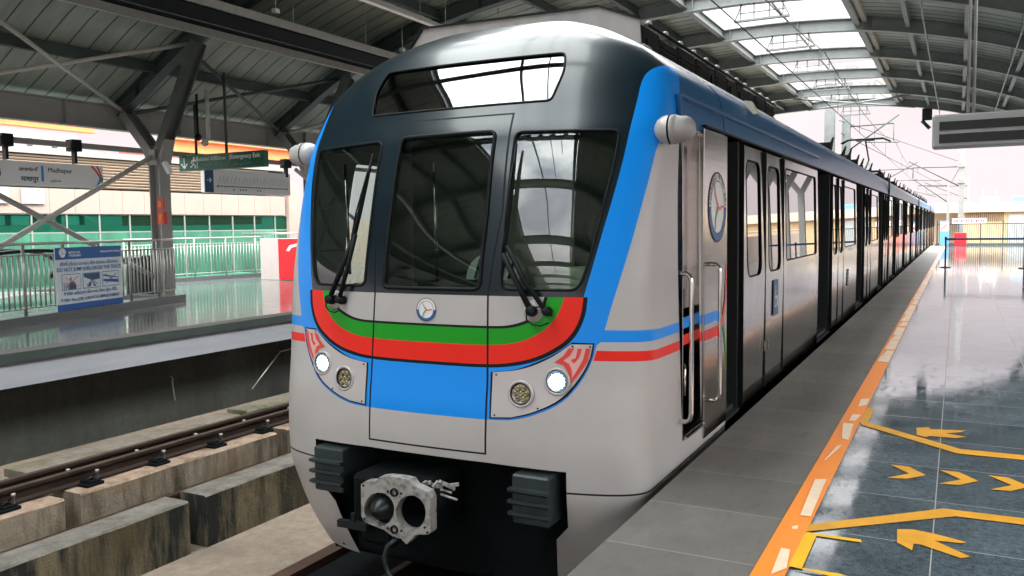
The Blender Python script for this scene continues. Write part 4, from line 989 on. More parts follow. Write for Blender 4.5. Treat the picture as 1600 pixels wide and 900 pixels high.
def sheet(xa,xb,name):
    g=MB(); n=max(2,int((xb-xa)/.5)); xx=[xa+(xb-xa)*i/n for i in range(n+1)]
    ya,yb=YS[0]-.9,YS[-1]+1.2
    vs=[(x,y,zr(x)+ST) for x in xx for y in (ya,yb)]+[(x,y,zr(x)+ST+.06) for x in xx for y in (ya,yb)]; m=len(xx)*2
    fs=[(2*i,2*i+1,2*i+3,2*i+2) for i in range(n)]+[(m+2*i,m+2*i+2,m+2*i+3,m+2*i+1) for i in range(n)]+[(2*i,2*i+2,m+2*i+2,m+2*i) for i in range(n)]+[(2*i+1,m+2*i+1,m+2*i+3,2*i+3) for i in range(n)]+[(0,m,m+1,1),(2*n,2*n+1,m+2*n+1,m+2*n)]
    g.add(vs,fs,0)
    y=ya+.2; 
    while y<yb:
        for i in range(n):
            a=(xx[i],y,zr(xx[i])+ST-.004);b=(xx[i+1],y,zr(xx[i+1])+ST-.004); g.beam(a,b,.022,.006,1)
        y+=.48
    CP(g,name,['sheet','seam'])
sheet(X0-.2,-7.0,'roof_sheet'); sheet(-2.6,X1+.2,'roof_sheet')
# skylights: kerb frames and clear panes; solid bays where the first bay is roofed
M['skypane']=glass('skylight_pane',(.96,.97,.97),.0)
g=MB(); zc=lambda x: zr(x)+ST
for px in (-7.0,-2.6):
    g.box((px-.06,YS[0]-.9,zc(px)-.15),(px+.06,YS[-1]+1.2,zc(px)+.12))
g2=MB(); g2.add([(-7.0,YS[0]-.9,zc(-7)+.14),(-2.6,YS[0]-.9,zc(-2.6)+.14),(-2.6,YS[-1]+1.2,zc(-2.6)+.14),(-7.0,YS[-1]+1.2,zc(-7)+.14)],[(0,1,2,3)])
k=CP(g,'skylight_kerb','paleroof'); g2.build('skylight_pane','skypane',k)
g=MB()
g.box((-4.86,YS[0],zr(-5)+RH+.01),(-4.8,YS[-1],zr(-5)+RH+.06)); g.build('glazing_bar','beam',k)
# eave girders
for xe,zb,zt in ((-17.75,4.02,4.60),(4.6,4.3,4.85)):
    g=MB(); g.hbeam((xe,YS[0]-.9,(zb+zt)/2),(xe,YS[-1]+1.2,(zb+zt)/2),.26,zt-zb,.03)
    yy=YS[0]
    while yy<YS[-1]: g.box((xe-.12,yy-.01,zb+.04),(xe+.12,yy+.01,zt-.04)); yy+=1.57
    CP(g,'eave_girder',['column'])
# bracing rods on the left roof slope
for i in range(len(YS)-1):
    a,b=YS[i],YS[i+1]; g=MB(); z=lambda x: zr(x)-.02
    g.tube([(-17.6,b,z(-17.6)+.05),(-15.4,a,z(-15.4)+.05)],.045,8); g.tube([(-17.6,a,z(-17.6)+.0),(-15.4,b,z(-15.4)+.15)],.045,8); CP(g,'bracing_rod','beamdk' if i%2 else 'rodm')
    if i==len(YS)-2:
        g=MB(); g.tube([(-7,a,zr(-7)),(-2,b,zr(-2))],.045,8); g.tube([(-7,b,zr(-7)),(-2,a,zr(-2))],.045,8); CP(g,'bracing_rod','beam')
# overhead-line support brackets hung under the ribs
for i,yk in enumerate(YS):
    if yk<20: continue
    g=MB(); xa,xb=-5.35,-4.15; zb=zr(-4.8)-.42
    g.beam((xa-.12,yk,zb),(xb+.12,yk,zb),.14,.05); g.beam((xa,yk,zb+.2),(xb,yk,zb+.2),.03,.025)
    for x in (xa+.05,xa+.4,xb-.4,xb-.05): g.beam((x,yk,zb),(x,yk,zr(x)+.1),.03,.03,0,(0,1,0))
    g.beam((xa-.12,yk,zb),(xa+.1,yk,zr(xa)+.05),.03,.03,0,(0,1,0)); g.beam((xb+.12,yk,zb),(xb-.1,yk,zr(xb)+.05),.03,.03,0,(0,1,0))
    CP(g,'wire_bracket','beam')
# cable trays along the left roof
for (x,z,wd,h) in ((-14.35,5.78,.10,.16),(-13.05,5.98,.10,.16),(-13.7,5.95,1.25,.05),(-10.7,6.2,.14,.09)):
    g=MB(); g.box((x-wd/2,YS[0],z-.0),(x+wd/2,YS[-1],z+.012)); g.box((x-wd/2,YS[0],z+.012),(x-wd/2+.012,YS[-1],z+h)); g.box((x+wd/2-.012,YS[0],z+.012),(x+wd/2,YS[-1],z+h))
    for k in range(24):
        y=-14+k*2.6
        if zr(x)+RH>z+h: g.tube([(x-wd/2+.01,y,z+.01),(x-wd/2+.01,y,zr(x)+RH)],.008,5)
    CP(g,'cable_tray','pipe' if wd<.3 else 'under')
for (x,z) in ((1.23,6.0),(-.9,6.75)):
    g=MB(); g.tube([(x,YS[6],z),(x,YS[-1],z-.0)],.018,6)
    for yk in YS[6:]: g.tube([(x,yk,z),(x,yk,zr(x)+.02)],.012,5)
    CP(g,'conduit','beam')
for k in range(5): 
    y=9.3+k*4.7; g=MB(); x=-13.1; z=zr(x)-.28; g.box((x-.06,y,z),(x+.06,y+.14,z+.10),bev=.01); g.tube([(x,y+.07,z+.1),(x,y+.07,zr(x)+RH)],.008,5)
    tag(g.build('ceiling_fitting','white'),'small white fitting hanging under the left cable tray','ceiling fitting','small ceiling fittings')
g=MB(); x,y=-10.8,15.2; g.tube([(x,y-1.6,6.35),(x,y+1.4,6.35)],.035,8); g.tube([(x,y-1,6.37),(x,y-1,zr(x)+.2)],.006,4); g.tube([(x,y+1,6.37),(x,y+1,zr(x)+.2)],.006,4); tag(g.build('ceiling_light','rodm'),'pale tube light hanging from the dark roof above the train nose','ceiling light')
# right hand columns (support of the canopy, seen only in reflections)
for yk in YS[5:]:
    g=MB(); g.hbeam((3.9,yk,-.0),(3.9,yk,3.5),.30,.34,.025,0,(0,1,0)); g.beam((3.9,yk,3.4),(4.6,yk,4.4),.28,.28,0,(0,1,0)); g.beam((3.9,yk,3.4),(2.4,yk,zr(2.4)),.26,.26,0,(0,1,0)); CP(g,'column','column')
# ---------------- Y columns on the left platform
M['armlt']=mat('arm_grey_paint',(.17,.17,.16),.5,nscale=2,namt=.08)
M['armdk']=mat('shaded_column_paint',(.075,.082,.078),.5,nscale=2,namt=.08)  # darker copy of the arm paint, shade put into its colour
def ycol(y,label):
    t=thing('roof_column',label,'column',(-16.5,y,0),'steel Y columns of the left platform')
    g=MB(); g.hbeam((-16.5,y,.0),(-16.5,y,3.42),.30,.36,.03,0,(1,0,0)); B(g,'post','column',t)
    g=MB(); g.box((-16.8,y-.3,0),(-16.2,y+.3,.04)); 
    for a in (-.24,.24):
        for b in (-.24,.24): g.lathe([(0,.09),(.02,.09),(.02,0)],(-16.5+a,y+b,.04),axis=(0,0,1),n=6)
    B(g,'base_plate','column',t)
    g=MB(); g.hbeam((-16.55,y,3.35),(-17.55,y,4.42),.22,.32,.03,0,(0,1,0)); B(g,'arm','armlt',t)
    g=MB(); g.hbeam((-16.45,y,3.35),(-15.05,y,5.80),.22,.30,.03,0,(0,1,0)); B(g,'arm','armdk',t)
    g=MB(); g.prism([(-16.72,3.15),(-16.28,3.15),(-16.10,3.72),(-16.48,3.46),(-16.90,3.68)],'y',y-.15,y+.15); g.box((-16.60,y-.19,3.25),(-16.40,y-.15,3.5)); B(g,'joint_plate','column',t)
    return t
ycol(13.7,'nearest Y-shaped grey steel column behind the warning banner fence')
ycol(18.95,'farther Y-shaped steel column partly hidden by the train nose')
ycol(9.0,'Y-shaped steel column just outside the left picture edge')
g=MB(); g.box((-16.24,13.42,2.15),(-16.2,13.44,2.45)); 
for (z0,z1,l,nm) in ((2.12,2.36,'upper small red fire sign on the nearest Y column','fire_sign'),(1.78,2.06,'lower small red box fixed to the nearest Y column','fire_call_box')):
    g=MB(); g.box((-16.26,13.40,z0),(-16.06,13.44 if nm=='fire_sign' else 13.5,z1)); o=g.build(nm,'decored'); tag(o,l,'fire sign')
    g=MB(); g.box((-16.20,13.392,z0+.05),(-16.12,13.399,z1-.05)); g.build('sign_symbol','orangebeam',o)
# cross bracing between columns
for a,b,l in (((-16.5,13.5,3.33),(-16.5,9.2,.98),'white diagonal brace rising from lower left to the column joint'),((-16.55,9.2,2.75),(-16.55,13.5,.55),'grey diagonal brace falling behind the warning banner')):
    g=MB(); g.tube([a,b],.055,10); tag(g.build('brace_tube','rodm' if 'white' in l else 'column'),l,'brace','diagonal braces between columns')
g=MB(); g.tube([(-16.5,18.3,3.3),(-16.5,20.9,1.9)],.055,10); tag(g.build('brace_tube','rodm'),'diagonal brace beside the train nose ahead of the green wall','brace','diagonal braces between columns')
# horizontal lighting pipe with junction boxes
t=thing('lighting_pipe','horizontal grey pipe with black junction boxes above the station name sign','pipe',(-17.5,9,3.56))
g=MB(); g.box((-17.56,4,3.50),(-17.44,26,3.62)); B(g,'pipe','column',t)
for y in (8.0,10.72,12.27,19.0,21.5): 
    g=MB(); g.box((-17.62,y-.12,3.42),(-17.38,y+.12,3.68),bev=.01); g.box((-17.56,y-.03,3.15),(-17.44,y+.03,3.42)); B(g,'junction_box','black',t)
for y in (10.6,12.2): pass
# ================================================================== SIGNS ON THE LEFT
Yd=Vector((0,1,0)); Zu=Vector((0,0,1))
def facing(x,y0,y1,z0,z1,th,name,m,label,cat):
    g=MB(); g.box((x,y0,z0),(x-th,y1,z1),bev=.01); o=g.build(name,m); return tag(o,label,cat)
nb=facing(-17.48,8.4,12.95,2.62,3.14,.12,'station_name_sign','board','long white station name sign lettered Madhapur in three scripts','sign')
text('telugu_name','మాధాపూర్',.155,'textdark',nb,(-17.48,10.97,2.94),Yd,Zu,off=.004,bold=.003,fit=.42)
text('hindi_name','माधापुर',.21,'textdark',nb,(-17.48,11.01,2.72),Yd,Zu,off=.004,bold=.004,fit=.39)
text('english_name','Madhapur',.17,'textdark',nb,(-17.48,11.61,2.93),Yd,Zu,off=.004,bold=0,fit=.56)
text('urdu_name','ﺭﻮﭘﺎﻫﺩﺎﻣ',.08,'textdark',nb,(-17.48,11.66,2.73),Yd,Zu,off=.004,fit=.25)
g=MB(); g.box((-17.474,11.46,2.72),(-17.47,11.51,3.06)); g.build('name_divider','skyblue',nb)
g=MB()
def ribbon(P,wd,mi,off):
    vs=[]
    for i,(y,z) in enumerate(P):
        a=P[max(0,i-1)];b=P[min(len(P)-1,i+1)];dy,dz=b[0]-a[0],b[1]-a[1];l=math.hypot(dy,dz); vs+=[(-17.48+off,y-dz/l*wd,z+dy/l*wd),(-17.48+off,y+dz/l*wd,z-dy/l*wd)]
    g.add(vs,[(2*i,2*i+1,2*i+3,2*i+2) for i in range(len(P)-1)],mi)
ribbon([(12.66,3.13),(12.78,3.0),(12.88,2.86),(12.90,2.78)],.022,0,.004)
ribbon([(12.80,3.13),(12.86,3.0),(12.90,2.88),(12.90,2.80)],.02,0,.0045)
ribbon([(12.87,2.93),(12.86,2.8),(12.80,2.68),(12.74,2.63)],.024,1,.005)
ribbon([(12.93,2.88),(12.92,2.75),(12.86,2.63)],.02,2,.0045)
g.build('ribbon_motif',['decored','skyblue','green'],nb)
roundel(Vector((-17.476,10.42,2.88)),Vector((0,1,0)),Vector((0,0,1)),.17,nb,'roundel')
t=nb
for y in (10.72,12.27):
    g=MB(); g.tube([(-17.54,y,3.14),(-17.54,y,3.5)],.02,6); g.build('hanger','rodm',nb)
# emergency exit sign (green box crossing the view)
def exitpt(u,v): return at(u,v,y=15.2)
a=exitpt(279,242);b=exitpt(412,236);c=exitpt(412,262);d=exitpt(279,266)
x0e,x1e=a.x,b.x; z1e=(a.z+b.z)/2; z0e=(c.z+d.z)/2
g=MB(); g.box((x0e,15.2,z0e),(x1e,15.36,z1e),bev=.01); ex=tag(g.build('exit_sign','signgreen'),'dark green Emergency Exit sign hanging beside the Y column','sign')
Xr=Vector((1,0,0))
H_=z1e-z0e
text('exit_text','|Emergency Exit',.155,'textwhite',ex,(x1e-.12,15.2,z1e-.16),Xr,Zu,'RIGHT',off=.004,bold=.002)
text('exit_text','అత్యవసర నిష్క్రమణ',.12,'textwhite',ex,(x1e-1.25,15.2,z1e-.16),Xr,Zu,'RIGHT',off=.004)
text('exit_text','आपातकालीन निकास',.12,'textdim',ex,(x0e+.62,15.2,z0e+.07),Xr,Zu,'LEFT',off=.004)
text('exit_text','ﺝﻭﺮﺧ ﯽﻣﺎﮕﻨﻫ',.13,'textdim',ex,(x1e-1.1,15.2,z0e+.09),Xr,Zu,'LEFT',off=.004)
g=MB(); ax=x0e+.2; az=(z0e+z1e)/2; yy=15.195
g.beam((ax,yy,az+.13),(ax,yy,az-.10),.03,.006,0,(0,1,0)); g.beam((ax-.11,yy,az-.01),(ax,yy,az-.13),.03,.006,0,(0,1,0)); g.beam((ax+.11,yy,az-.01),(ax,yy,az-.13),.03,.006,0,(0,1,0)); g.build('down_arrow','textwhite',ex)
g=MB(); fx=ax+.33; g.lathe([(.028,0),(0,0)],(fx+.02,yy-.004,az+.12),axis=(0,-1,0),n=12)
for P,Q in (((.0,.08),(-.02,-.02)),((-.02,-.02),(.06,-.07)),((.06,-.07),(.05,-.14)),((-.02,-.02),(-.07,-.10)),((-.07,-.10),(-.12,-.1)),((.0,.07),(.08,.03)),((0,.07),(-.07,.04)),((-.07,.04),(-.08,-.02))): g.beam((fx+P[0],yy,az+P[1]),(fx+Q[0],yy,az+Q[1]),.03,.006,0,(0,1,0))
g.beam((fx+.13,yy,az+.15),(fx+.13,yy,az-.15),.02,.006,0,(0,1,0)); g.beam((fx-.13,yy,az+.15),(fx+.13,yy,az+.15),.02,.006,0,(1,0,0)); g.build('running_figure','textwhite',ex)
for hx in (x0e+.55,x0e+1.1 if 0 else (x0e+x1e)/2+.15):
    g=MB(); g.tube([(hx,15.28,z1e),(hx,15.28,zr(hx)+.1)],.035,8); g.build('hanger','beamdk',ex)
# speaker and camera hanging left of it
g=MB(); p=at(325,200,y=14.8); g.tube([(p.x,14.8,p.z-.25),(p.x,14.8,p.z+.9)],.05,8); g.lathe([(0,.1),(.07,.08),(.09,.0),(.05,-.06),(0,-.06)],(p.x,14.7,p.z-.35),axis=(0,-.8,-.6),n=16); tag(g.build('ceiling_speaker','rodm'),'pale horn speaker on a short drop pipe above the exit sign','speaker')
p=at(309,205,y=14.9)
g=MB(); g.tube([(p.x,14.9,p.z-.1),(p.x,14.9,p.z+.9)],.03,8); g.sphere((p.x,14.9,p.z-.15),.09,8); tag(g.build('dome_camera','black'),'black dome camera on a thin pipe above the exit sign','camera')
g=MB(); p=at(262,262,y=13.3); g.beam((p.x-.1,13.3,p.z+.12),(p.x+.07,13.3,p.z-.12),.10,.10); tag(g.build('wall_camera','white'),'small white box camera tilted beside the Y column','camera')
# route map
rm=facing(-17.48,15.92,19.15,2.62,3.25,.14,'route_map_sign','board','white route map sign with a row of dots and slanted station names','sign')
g=MB(); g.box((-17.476,15.93,2.63),(-17.470,16.22,3.24)); nv=g.build('direction_panel','navy',rm)
g=MB(); y,z=16.07,2.95; x=-17.466
g.beam((x,y-.07,z),(x,y+.07,z),.006,.022); g.beam((x,y+.01,z+.06),(x,y+.075,z),.006,.022); g.beam((x,y+.01,z-.06),(x,y+.075,z),.006,.022); g.build('right_arrow','textwhite',nv)
g=MB(); x=-17.474; g.beam((x,16.35,2.80),(x,18.95,2.80),.004,.014,0)
for k in range(27):
    y=16.38+k*.099; g.beam((x+.002,y,2.80),(x+.002,y+.02,2.80),.004,.04,1 if k<21 else 2); g.beam((x,y+.02,2.87),(x,y+.10+.03*math.sin(k*1.7),3.07+.03*math.sin(k*2.3)),.004,.012,3)
for y in (16.36,18.98): g.lathe([(.035,0),(.02,0)],(x+.004,y,2.80),axis=(1,0,0),n=14,mi=1)
for y in (16.9,17.15,17.25,17.35,17.8,17.9): g.box((x,y,2.70),(x+.004,y+.04,2.74),1)
g.build('route_line',['textdark','textdark','bannerblue','boardgrey'],rm)
# poster letters on cladding
def poster(y0,y1,z0,z1,label,s):
    g=MB(); g.box((-22.44,y0,z0),(-22.40,y1,z1)); o=tag(g.build('wall_poster','boardgrey'),label,'poster','grey posters on the cream cladding')
    M.setdefault('bgrey',mat('poster_grey_blue',(.36,.37,.40),.5)); o.data.materials[0]=M['bgrey']
    if s: text('poster_text',s,.30,'board',o,(-22.40,y0+.08,z0+.08),Yd,Zu,off=.004,bold=.012)
# ================================================================== LEFT SIDE WALL BUILDING
XW=-22.5
wb=thing('station_side_wall','long side wall with brown shutters, cream cladding and green glass below','wall',(XW,15,0))
YA,YB=4.0,24.4
g=MB(); g.box((XW-.3,YA,-.5),(XW-.12,YB,.05)); B(g,'plinth','conc_curb',wb)
g=MB(); y=YA
while y<YB-.2: 
    y2=min(y+.78,YB); g.box((XW-.10,y+.006,2.16),(XW+.04,y2-.006,2.86)); y=y2
B(g,'cladding','creampanel',wb)
g=MB(); g.box((XW-.2,YA,2.10),(XW-.1,YB,3.9)); B(g,'backing','beamdk',wb)
g=MB(); z=2.93
while z<3.78:
    g.prism([(XW-.09,z),(XW+.0,z-.01),(XW+.03,z+.03),(XW-.09,z+.085)],'y',YA,YB-.9); z+=.088
B(g,'shutter','louv',wb)
g=MB(); g.box((XW-.15,YA,3.80),(XW+.10,YB,3.98)); B(g,'cornice','column',wb)
g=MB(); y=YA; k=0
while y<YB-.3:
    y2=min(y+1.04,YB); g.box((XW-.03,y+.01,1.63),(XW-.015,y2-.01,2.14)); g.box((XW-.03,y+.01,.08),(XW-.015,y2-.01,1.61),1); y=y2; k+=1
gp=B(g,'green_glazing',['greenglass','greenglass2'],wb)
g=MB(); y=YA
while y<YB: g.box((XW-.06,y-.02,.05),(XW+.01,y+.02,2.16)); y+=1.04
for z in (.06,1.10,1.62,2.14): g.box((XW-.05,YA,z-.015),(XW+.0,YB,z+.015))
B(g,'mullion','column',wb)
M['glassback']=mat('added_backing_paint',(.42,.46,.42),.7,nscale=.9,namt=.35,stretch=(1,1,.35),detail=3)
g=MB(); g.box((XW-2.6,YA,-.5),(XW-2.4,YB+10,1.66)); g.box((XW-2.4,YA,-.06),(XW-.1,YB,-.02)); B(g,'added_pale_backing','glassback',wb)  # pale wall added behind the glazing to brighten the lower panes
g=MB(); g.box((XW-.5,YB,-.5),(XW+.12,YB+.55,3.4)); B(g,'end_pilaster','creampanel',wb)
for (y0,y1,z0,z1,l,s) in ((14.1,14.75,2.42,2.84,'grey poster with letters ers on cream cladding below the name sign','ers'),(12.9,13.75,2.42,2.86,'grey poster cut by the left picture edge on cream cladding','')):
    poster(y0,y1,z0,z1,l,s)
# far wall beyond: parapet and slim posts, and things outside (orange girders, purple sheds)
g=MB(); g.box((-30,14.5,4.92),(-29.6,21.5,5.45)); 
def girder(u0,v0,u1,v1,x,h,label,dy=0):
    a=at(u0,v0,x=x); b=at(u1,v1,x=x); z=(a.z+b.z)/2; g=MB(); g.hbeam((x,a.y,z),(x,b.y,z),.5,h,.05); return tag(g.build('crane_girder','orangebeam'),label,'girder','orange girders outside')
girder(-60,172,145,196,-34,.75,'pale orange girder showing between roof eave and shutters at left')
girder(268,228,470,246,-34,.7,'orange girder end behind the emergency exit sign')
t=thing('site_shed','purple-grey sheet clad shed below the orange girder','shed',(-38,26,0))
M['shed']=mat('purple_grey_sheet',(.42,.34,.38),.6,nscale=6,namt=.25,stretch=(1,6,.2)); M['shedred']=mat('dark_red_sheet',(.30,.06,.04),.6,nscale=6,namt=.3,stretch=(1,6,.2))
g=MB(); a=at(-40,200,x=-38); b=at(122,245,x=-38); g.box((-38,a.y,2),(-44,b.y,at(60,205,x=-38).z)); B(g,'cladding','shed',t)
g=MB()
for k in range(5): y=a.y+(b.y-a.y)*k/4; g.box((-37.9,y-.1,2),(-38,y+.1,6.0))
B(g,'frame','beamdk',t)
g=MB(); a=at(298,238,x=-38); b=at(405,232,x=-38); g.box((-38,a.y,2),(-44,b.y,at(350,231,x=-38).z)); tag(g.build('red_shed','shedred'),'dark red sheet wall behind the emergency exit sign','shed')
# kerb and near railing with the warning banner -----------------------------
A=Vector((-13.55,6.3,0)); Bp=Vector((-15.85,13.75,0)); dv=(Bp-A).normalized(); nr=Vector((dv.y,-dv.x,0))
g=MB()
c=[A+nr*.0,Bp+nr*.0,Bp-nr*1.5,Bp-nr*1.5-dv*.4,Bp-nr*.45-dv*.4,A-nr*.45]
g.prism([(p.x,p.y) for p in c],'z',.0,.15); tag(g.build('granite_kerb','kerbgranite'),'speckled dark granite kerb under the near steel railing','kerb')
rl=thing('platform_railing','stainless steel railing of upright bars on the granite kerb','railing',tuple(A))
Ln=(Bp-A).length; off=-nr*.22
def rp(t,z): p=A+dv*t+off; return (p.x,p.y,z)
g=MB(); g.tube([rp(0,1.42),rp(Ln-.1,1.42)],.028,10); B(g,'top_rail','pipe',rl)
g=MB(); g.tube([rp(0,1.22),rp(Ln-.1,1.22)],.016,8); g.tube([rp(0,.27),rp(Ln-.1,.27)],.018,8); B(g,'cross_rail','pipe',rl)
k=0; tt=.1
while tt<Ln-.05:
    post=(k%8==0); g=MB()
    if post: g.tube([rp(tt,.15),rp(tt,1.42)],.03,8)
    else: g.tube([rp(tt,.27),rp(tt,1.22)],.016,8)
    B(g,'post' if post else 'baluster','pipe',rl); tt+=.125; k+=1
# banner
t0,t1=None,None
P0=at(84,400,z=1.25); 
def hit(u,v): # on the vertical plane just in front of the railing
    r=WM.transposed()@Vector(((u-800)/F,-(v-450)/F,-1)); n=nr; q=A+off+nr*.06; t=(q-Vector((0,0,CAMZ))).dot(n)/r.dot(n); return Vector((0,0,CAMZ))+r*t
tl,tr_,br,bl_=hit(84,388),hit(189,383),hit(192,475),hit(91,485)
ta=((tl+bl_)/2-A).dot(dv); tb=((tr_+br)/2-A).dot(dv); z1=(tl.z+tr_.z)/2; z0=(br.z+bl_.z)/2
def bp(t,z,o=0): p=A+dv*t+off+nr*(.06+o); return Vector((p.x,p.y,z))
def brect(g,t_0,t_1,z_0,z_1,o,mi=0): g.add([bp(t_0,z_0,o),bp(t_1,z_0,o),bp(t_1,z_1,o),bp(t_0,z_1,o)],[(0,1,2,3)],mi)
g=MB(); g.add([bp(ta,z0,0),bp(tb,z0,0),bp(tb,z1,0),bp(ta,z1,0),bp(ta,z0,-.02),bp(tb,z0,-.02),bp(tb,z1,-.02),bp(ta,z1,-.02)],[(0,1,2,3),(7,6,5,4),(0,4,5,1),(1,5,6,2),(2,6,7,3),(3,7,4,0)])
bn=tag(g.build('warning_banner','bannerwhite'),'blue and white warning banner with three pictures tied to the railing','banner')
Wd,Hd=tb-ta,z1-z0
def tz(fx,fz): return ta+Wd*fx, z0+Hd*fz
g=MB(); brect(g,ta,tb,z1-Hd*.19,z1,.003); brect(g,ta,tb,z0,z0+Hd*.10,.003); g.build('banner_band','bannerblue',bn,fix=False)
def btext(s,size,fx,fz,m='bannerblue',al='CENTER',bold=.001):
    t,z=tz(fx,fz); o=text('banner_text',s,size,m,bn,bp(t,z,.004),dv,Zu,al,.0005,off=.002,bold=bold); return o
k=Wd/1.5
btext('ట్రాక్ మీదకు దూకడం లేదా దాటడం చేయరాదు',.074*k,.5,.71)
btext('DO NOT JUMP (OR) CROSS THE TRACK',.082*k,.5,.62,bold=.002)
btext('₹ 500/- జరిమానా లేదా ఆరు నెలల జైలు శిక్ష',.070*k,.5,.24)
btext('₹ 500/- Fine (OR) 6 MONTHS IMPRISONMENT',.067*k,.5,.14,bold=.0015)
btext('METRO RAIL\nHYDERABAD',.045*k,.19,.90,'textwhite','LEFT'); btext('Hyderabad Metro Rail Limited',.045*k,.66,.90,'textwhite','LEFT')
t,z=tz(.10,.905); roundel(bp(t,z,.004),dv,Zu,.055*k*1.5,bn,'roundel')
for i in range(3):
    fa,fb=.075+.30*i,.075+.30*i+.27; g=MB(); a,_=tz(fa,0); b,_=tz(fb,0); za,zb=z0+Hd*.32,z0+Hd*.575
    brect(g,a,b,za,zb,.003,0); brect(g,a+.012,b-.012,za+.012,zb-.012,.005,1)
    q=lambda x,y,o=.008: bp(a+(b-a)*x,za+(zb-za)*y,o)
    def ln(x0,y0,x1,y1,wd,mi): g.beam(q(x0,y0,.008+.001*mi),q(x1,y1,.008+.001*mi),.002,wd,mi,tuple(dv.cross(Zu)) if 0 else (0,0,1))
    if i==0:
        for c_ in range(5): ln(.08+.07*c_,.05,.08+.07*c_,.55-.05*c_,.02,2) if 0 else g.add([q(.08+.1*c_,.05),q(.12+.1*c_,.05),q(.12+.1*c_,.5),q(.08+.1*c_,.5)],[(0,1,2,3)],2)
        g.add([q(.35,.05),q(.75,.05),q(.7,.45),q(.5,.6),q(.38,.4)],[(0,1,2,3,4)],2); g.add([q(.42,.62,.009),q(.5,.62,.009),q(.5,.8,.009),q(.42,.8,.009)],[(0,1,2,3)],0)
    if i==1:
        g.add([q(.05,.95),q(.05,.75),q(.5,.5),q(.95,.55),q(.95,.95)],[(0,1,2,3,4)],2); g.add([q(.2,.1),q(.5,.5),q(.42,.1)],[(0,1,2)],2); g.add([q(.6,.1),q(.5,.5),q(.75,.1)],[(0,1,2)],2)
    if i==2:
        g.add([q(.05,.5),q(.05,.35),q(.95,.2),q(.95,.42)],[(0,1,2,3)],0); g.add([q(.05,.8),q(.05,.7),q(.95,.5),q(.95,.56)],[(0,1,2,3)],2)
    def bar(x0,y0,x1,y1,wd):
        dx,dy=(x1-x0),(y1-y0);l=math.hypot(dx,dy);ex,ey=-dy/l*wd,dx/l*wd; g.add([q(x0-ex,y0-ey,.011),q(x1-ex,y1-ey,.011),q(x1+ex,y1+ey,.011),q(x0+ex,y0+ey,.011)],[(0,1,2,3)],3 if i==0 else 2)
    bar(.15,.85,.85,.2,.02); bar(.85,.85,.2,.2,.02)
    g.build('banner_picture',['bannerblue','bannerwhite','bufblue' if 0 else 'skybluep','decored'] if 0 else [M['bannerblue'],M['bannerwhite'],M['navy'],M['decored']],bn,fix=False)
# escalator balustrade behind the railing
t=thing('escalator','escalator top with curved black handrail and glass side behind the near railing','escalator',(-17.8,10,0))
hp=[(-18.2,7.5,.35),(-18.2,9.0,.80),(-18.2,10.3,1.10),(-18.2,11.3,1.22),(-18.2,12.2,1.20),(-18.2,12.75,1.05),(-18.2,12.9,.8),(-18.2,12.75,.55)]
hp=[Vector(p) for p in hp]
def cat(P,n=6):
    o=[]
    for i in range(len(P)-1):
        a,b,c,d=P[max(i-1,0)],P[i],P[i+1],P[min(i+2,len(P)-1)]
        for k in range(n): u=k/n; o.append(.5*((2*b)+(c-a)*u+(2*a-5*b+4*c-d)*u*u+(-a+3*b-3*c+d)*u**3))
    return o+[P[-1]]
hh=cat(hp)
for dx in (0,-1.1):
    g=MB(); g.tube([p+Vector((dx,0,0)) for p in hh],.045,8); B(g,'handrail','black',t)
    g=MB(); vs=[];m=0
    for p in hh: vs+=[(p.x+dx,p.y,p.z),(p.x+dx,p.y,max(p.z-.95,-.2))]; m+=1
    g.add(vs,[(2*i,2*i+1,2*i+3,2*i+2) for i in range(m-1)]); B(g,'glass_side','clear',t,fix=False)
g=MB()
vs=[(x,p.y,min(max(p.z-.95,-.2),.28)) for p in hh[:26] for x in (-18.1,-19.4)]; g.add(vs,[(2*i,2*i+1,2*i+3,2*i+2) for i in range(len(vs)//2-1)]); B(g,'skirt_panel','pipe',t,fix=False)
# dark bin / column base clutter behind railing
g=MB(); g.box((-17.7,13.6,0),(-17.1,14.1,1.05),bev=.05); tag(g.build('litter_bin','darkmetal'),'dark squat bin behind the railing left of the Y column foot','bin')
# far railing by green wall with its granite kerb
C1,D1=Vector((-22.1,17.6,0)),Vector((-21.55,22.0,0)); d2=(D1-C1).normalized(); L2=(D1-C1).length
g=MB(); nn=Vector((d2.y,-d2.x,0)); g.prism([((C1-d2*.5+nn*.12).x,(C1-d2*.5+nn*.12).y),((D1+nn*.12).x,(D1+nn*.12).y),((D1-nn*.2).x,(D1-nn*.2).y),((C1-d2*.5-nn*.2).x,(C1-d2*.5-nn*.2).y)],'z',0,.13); tag(g.build('far_kerb','kerbgranite'),'dark granite kerb below the far railing at the green glass','kerb')
fr=thing('far_railing','straight steel railing in front of the green glass wall','railing',tuple(C1))
def fp_(t,z): p=C1+d2*t; return (p.x,p.y,z)
g=MB(); g.tube([fp_(-.6,1.38),fp_(L2,1.38)],.028,8); B(g,'top_rail','pipe',fr)
g=MB(); g.tube([fp_(-.6,1.20),fp_(L2,1.20)],.015,8); g.tube([fp_(-.6,.24),fp_(L2,.24)],.015,8); B(g,'cross_rail','pipe',fr)
tt=-.6;k=0
while tt<L2: 
    g=MB(); pst=k%10==0; g.tube([fp_(tt,.13 if pst else .24),fp_(tt,1.38 if pst else 1.2)],.026 if pst else .012,6); B(g,'post' if pst else 'baluster','pipe',fr); tt+=.12;k+=1
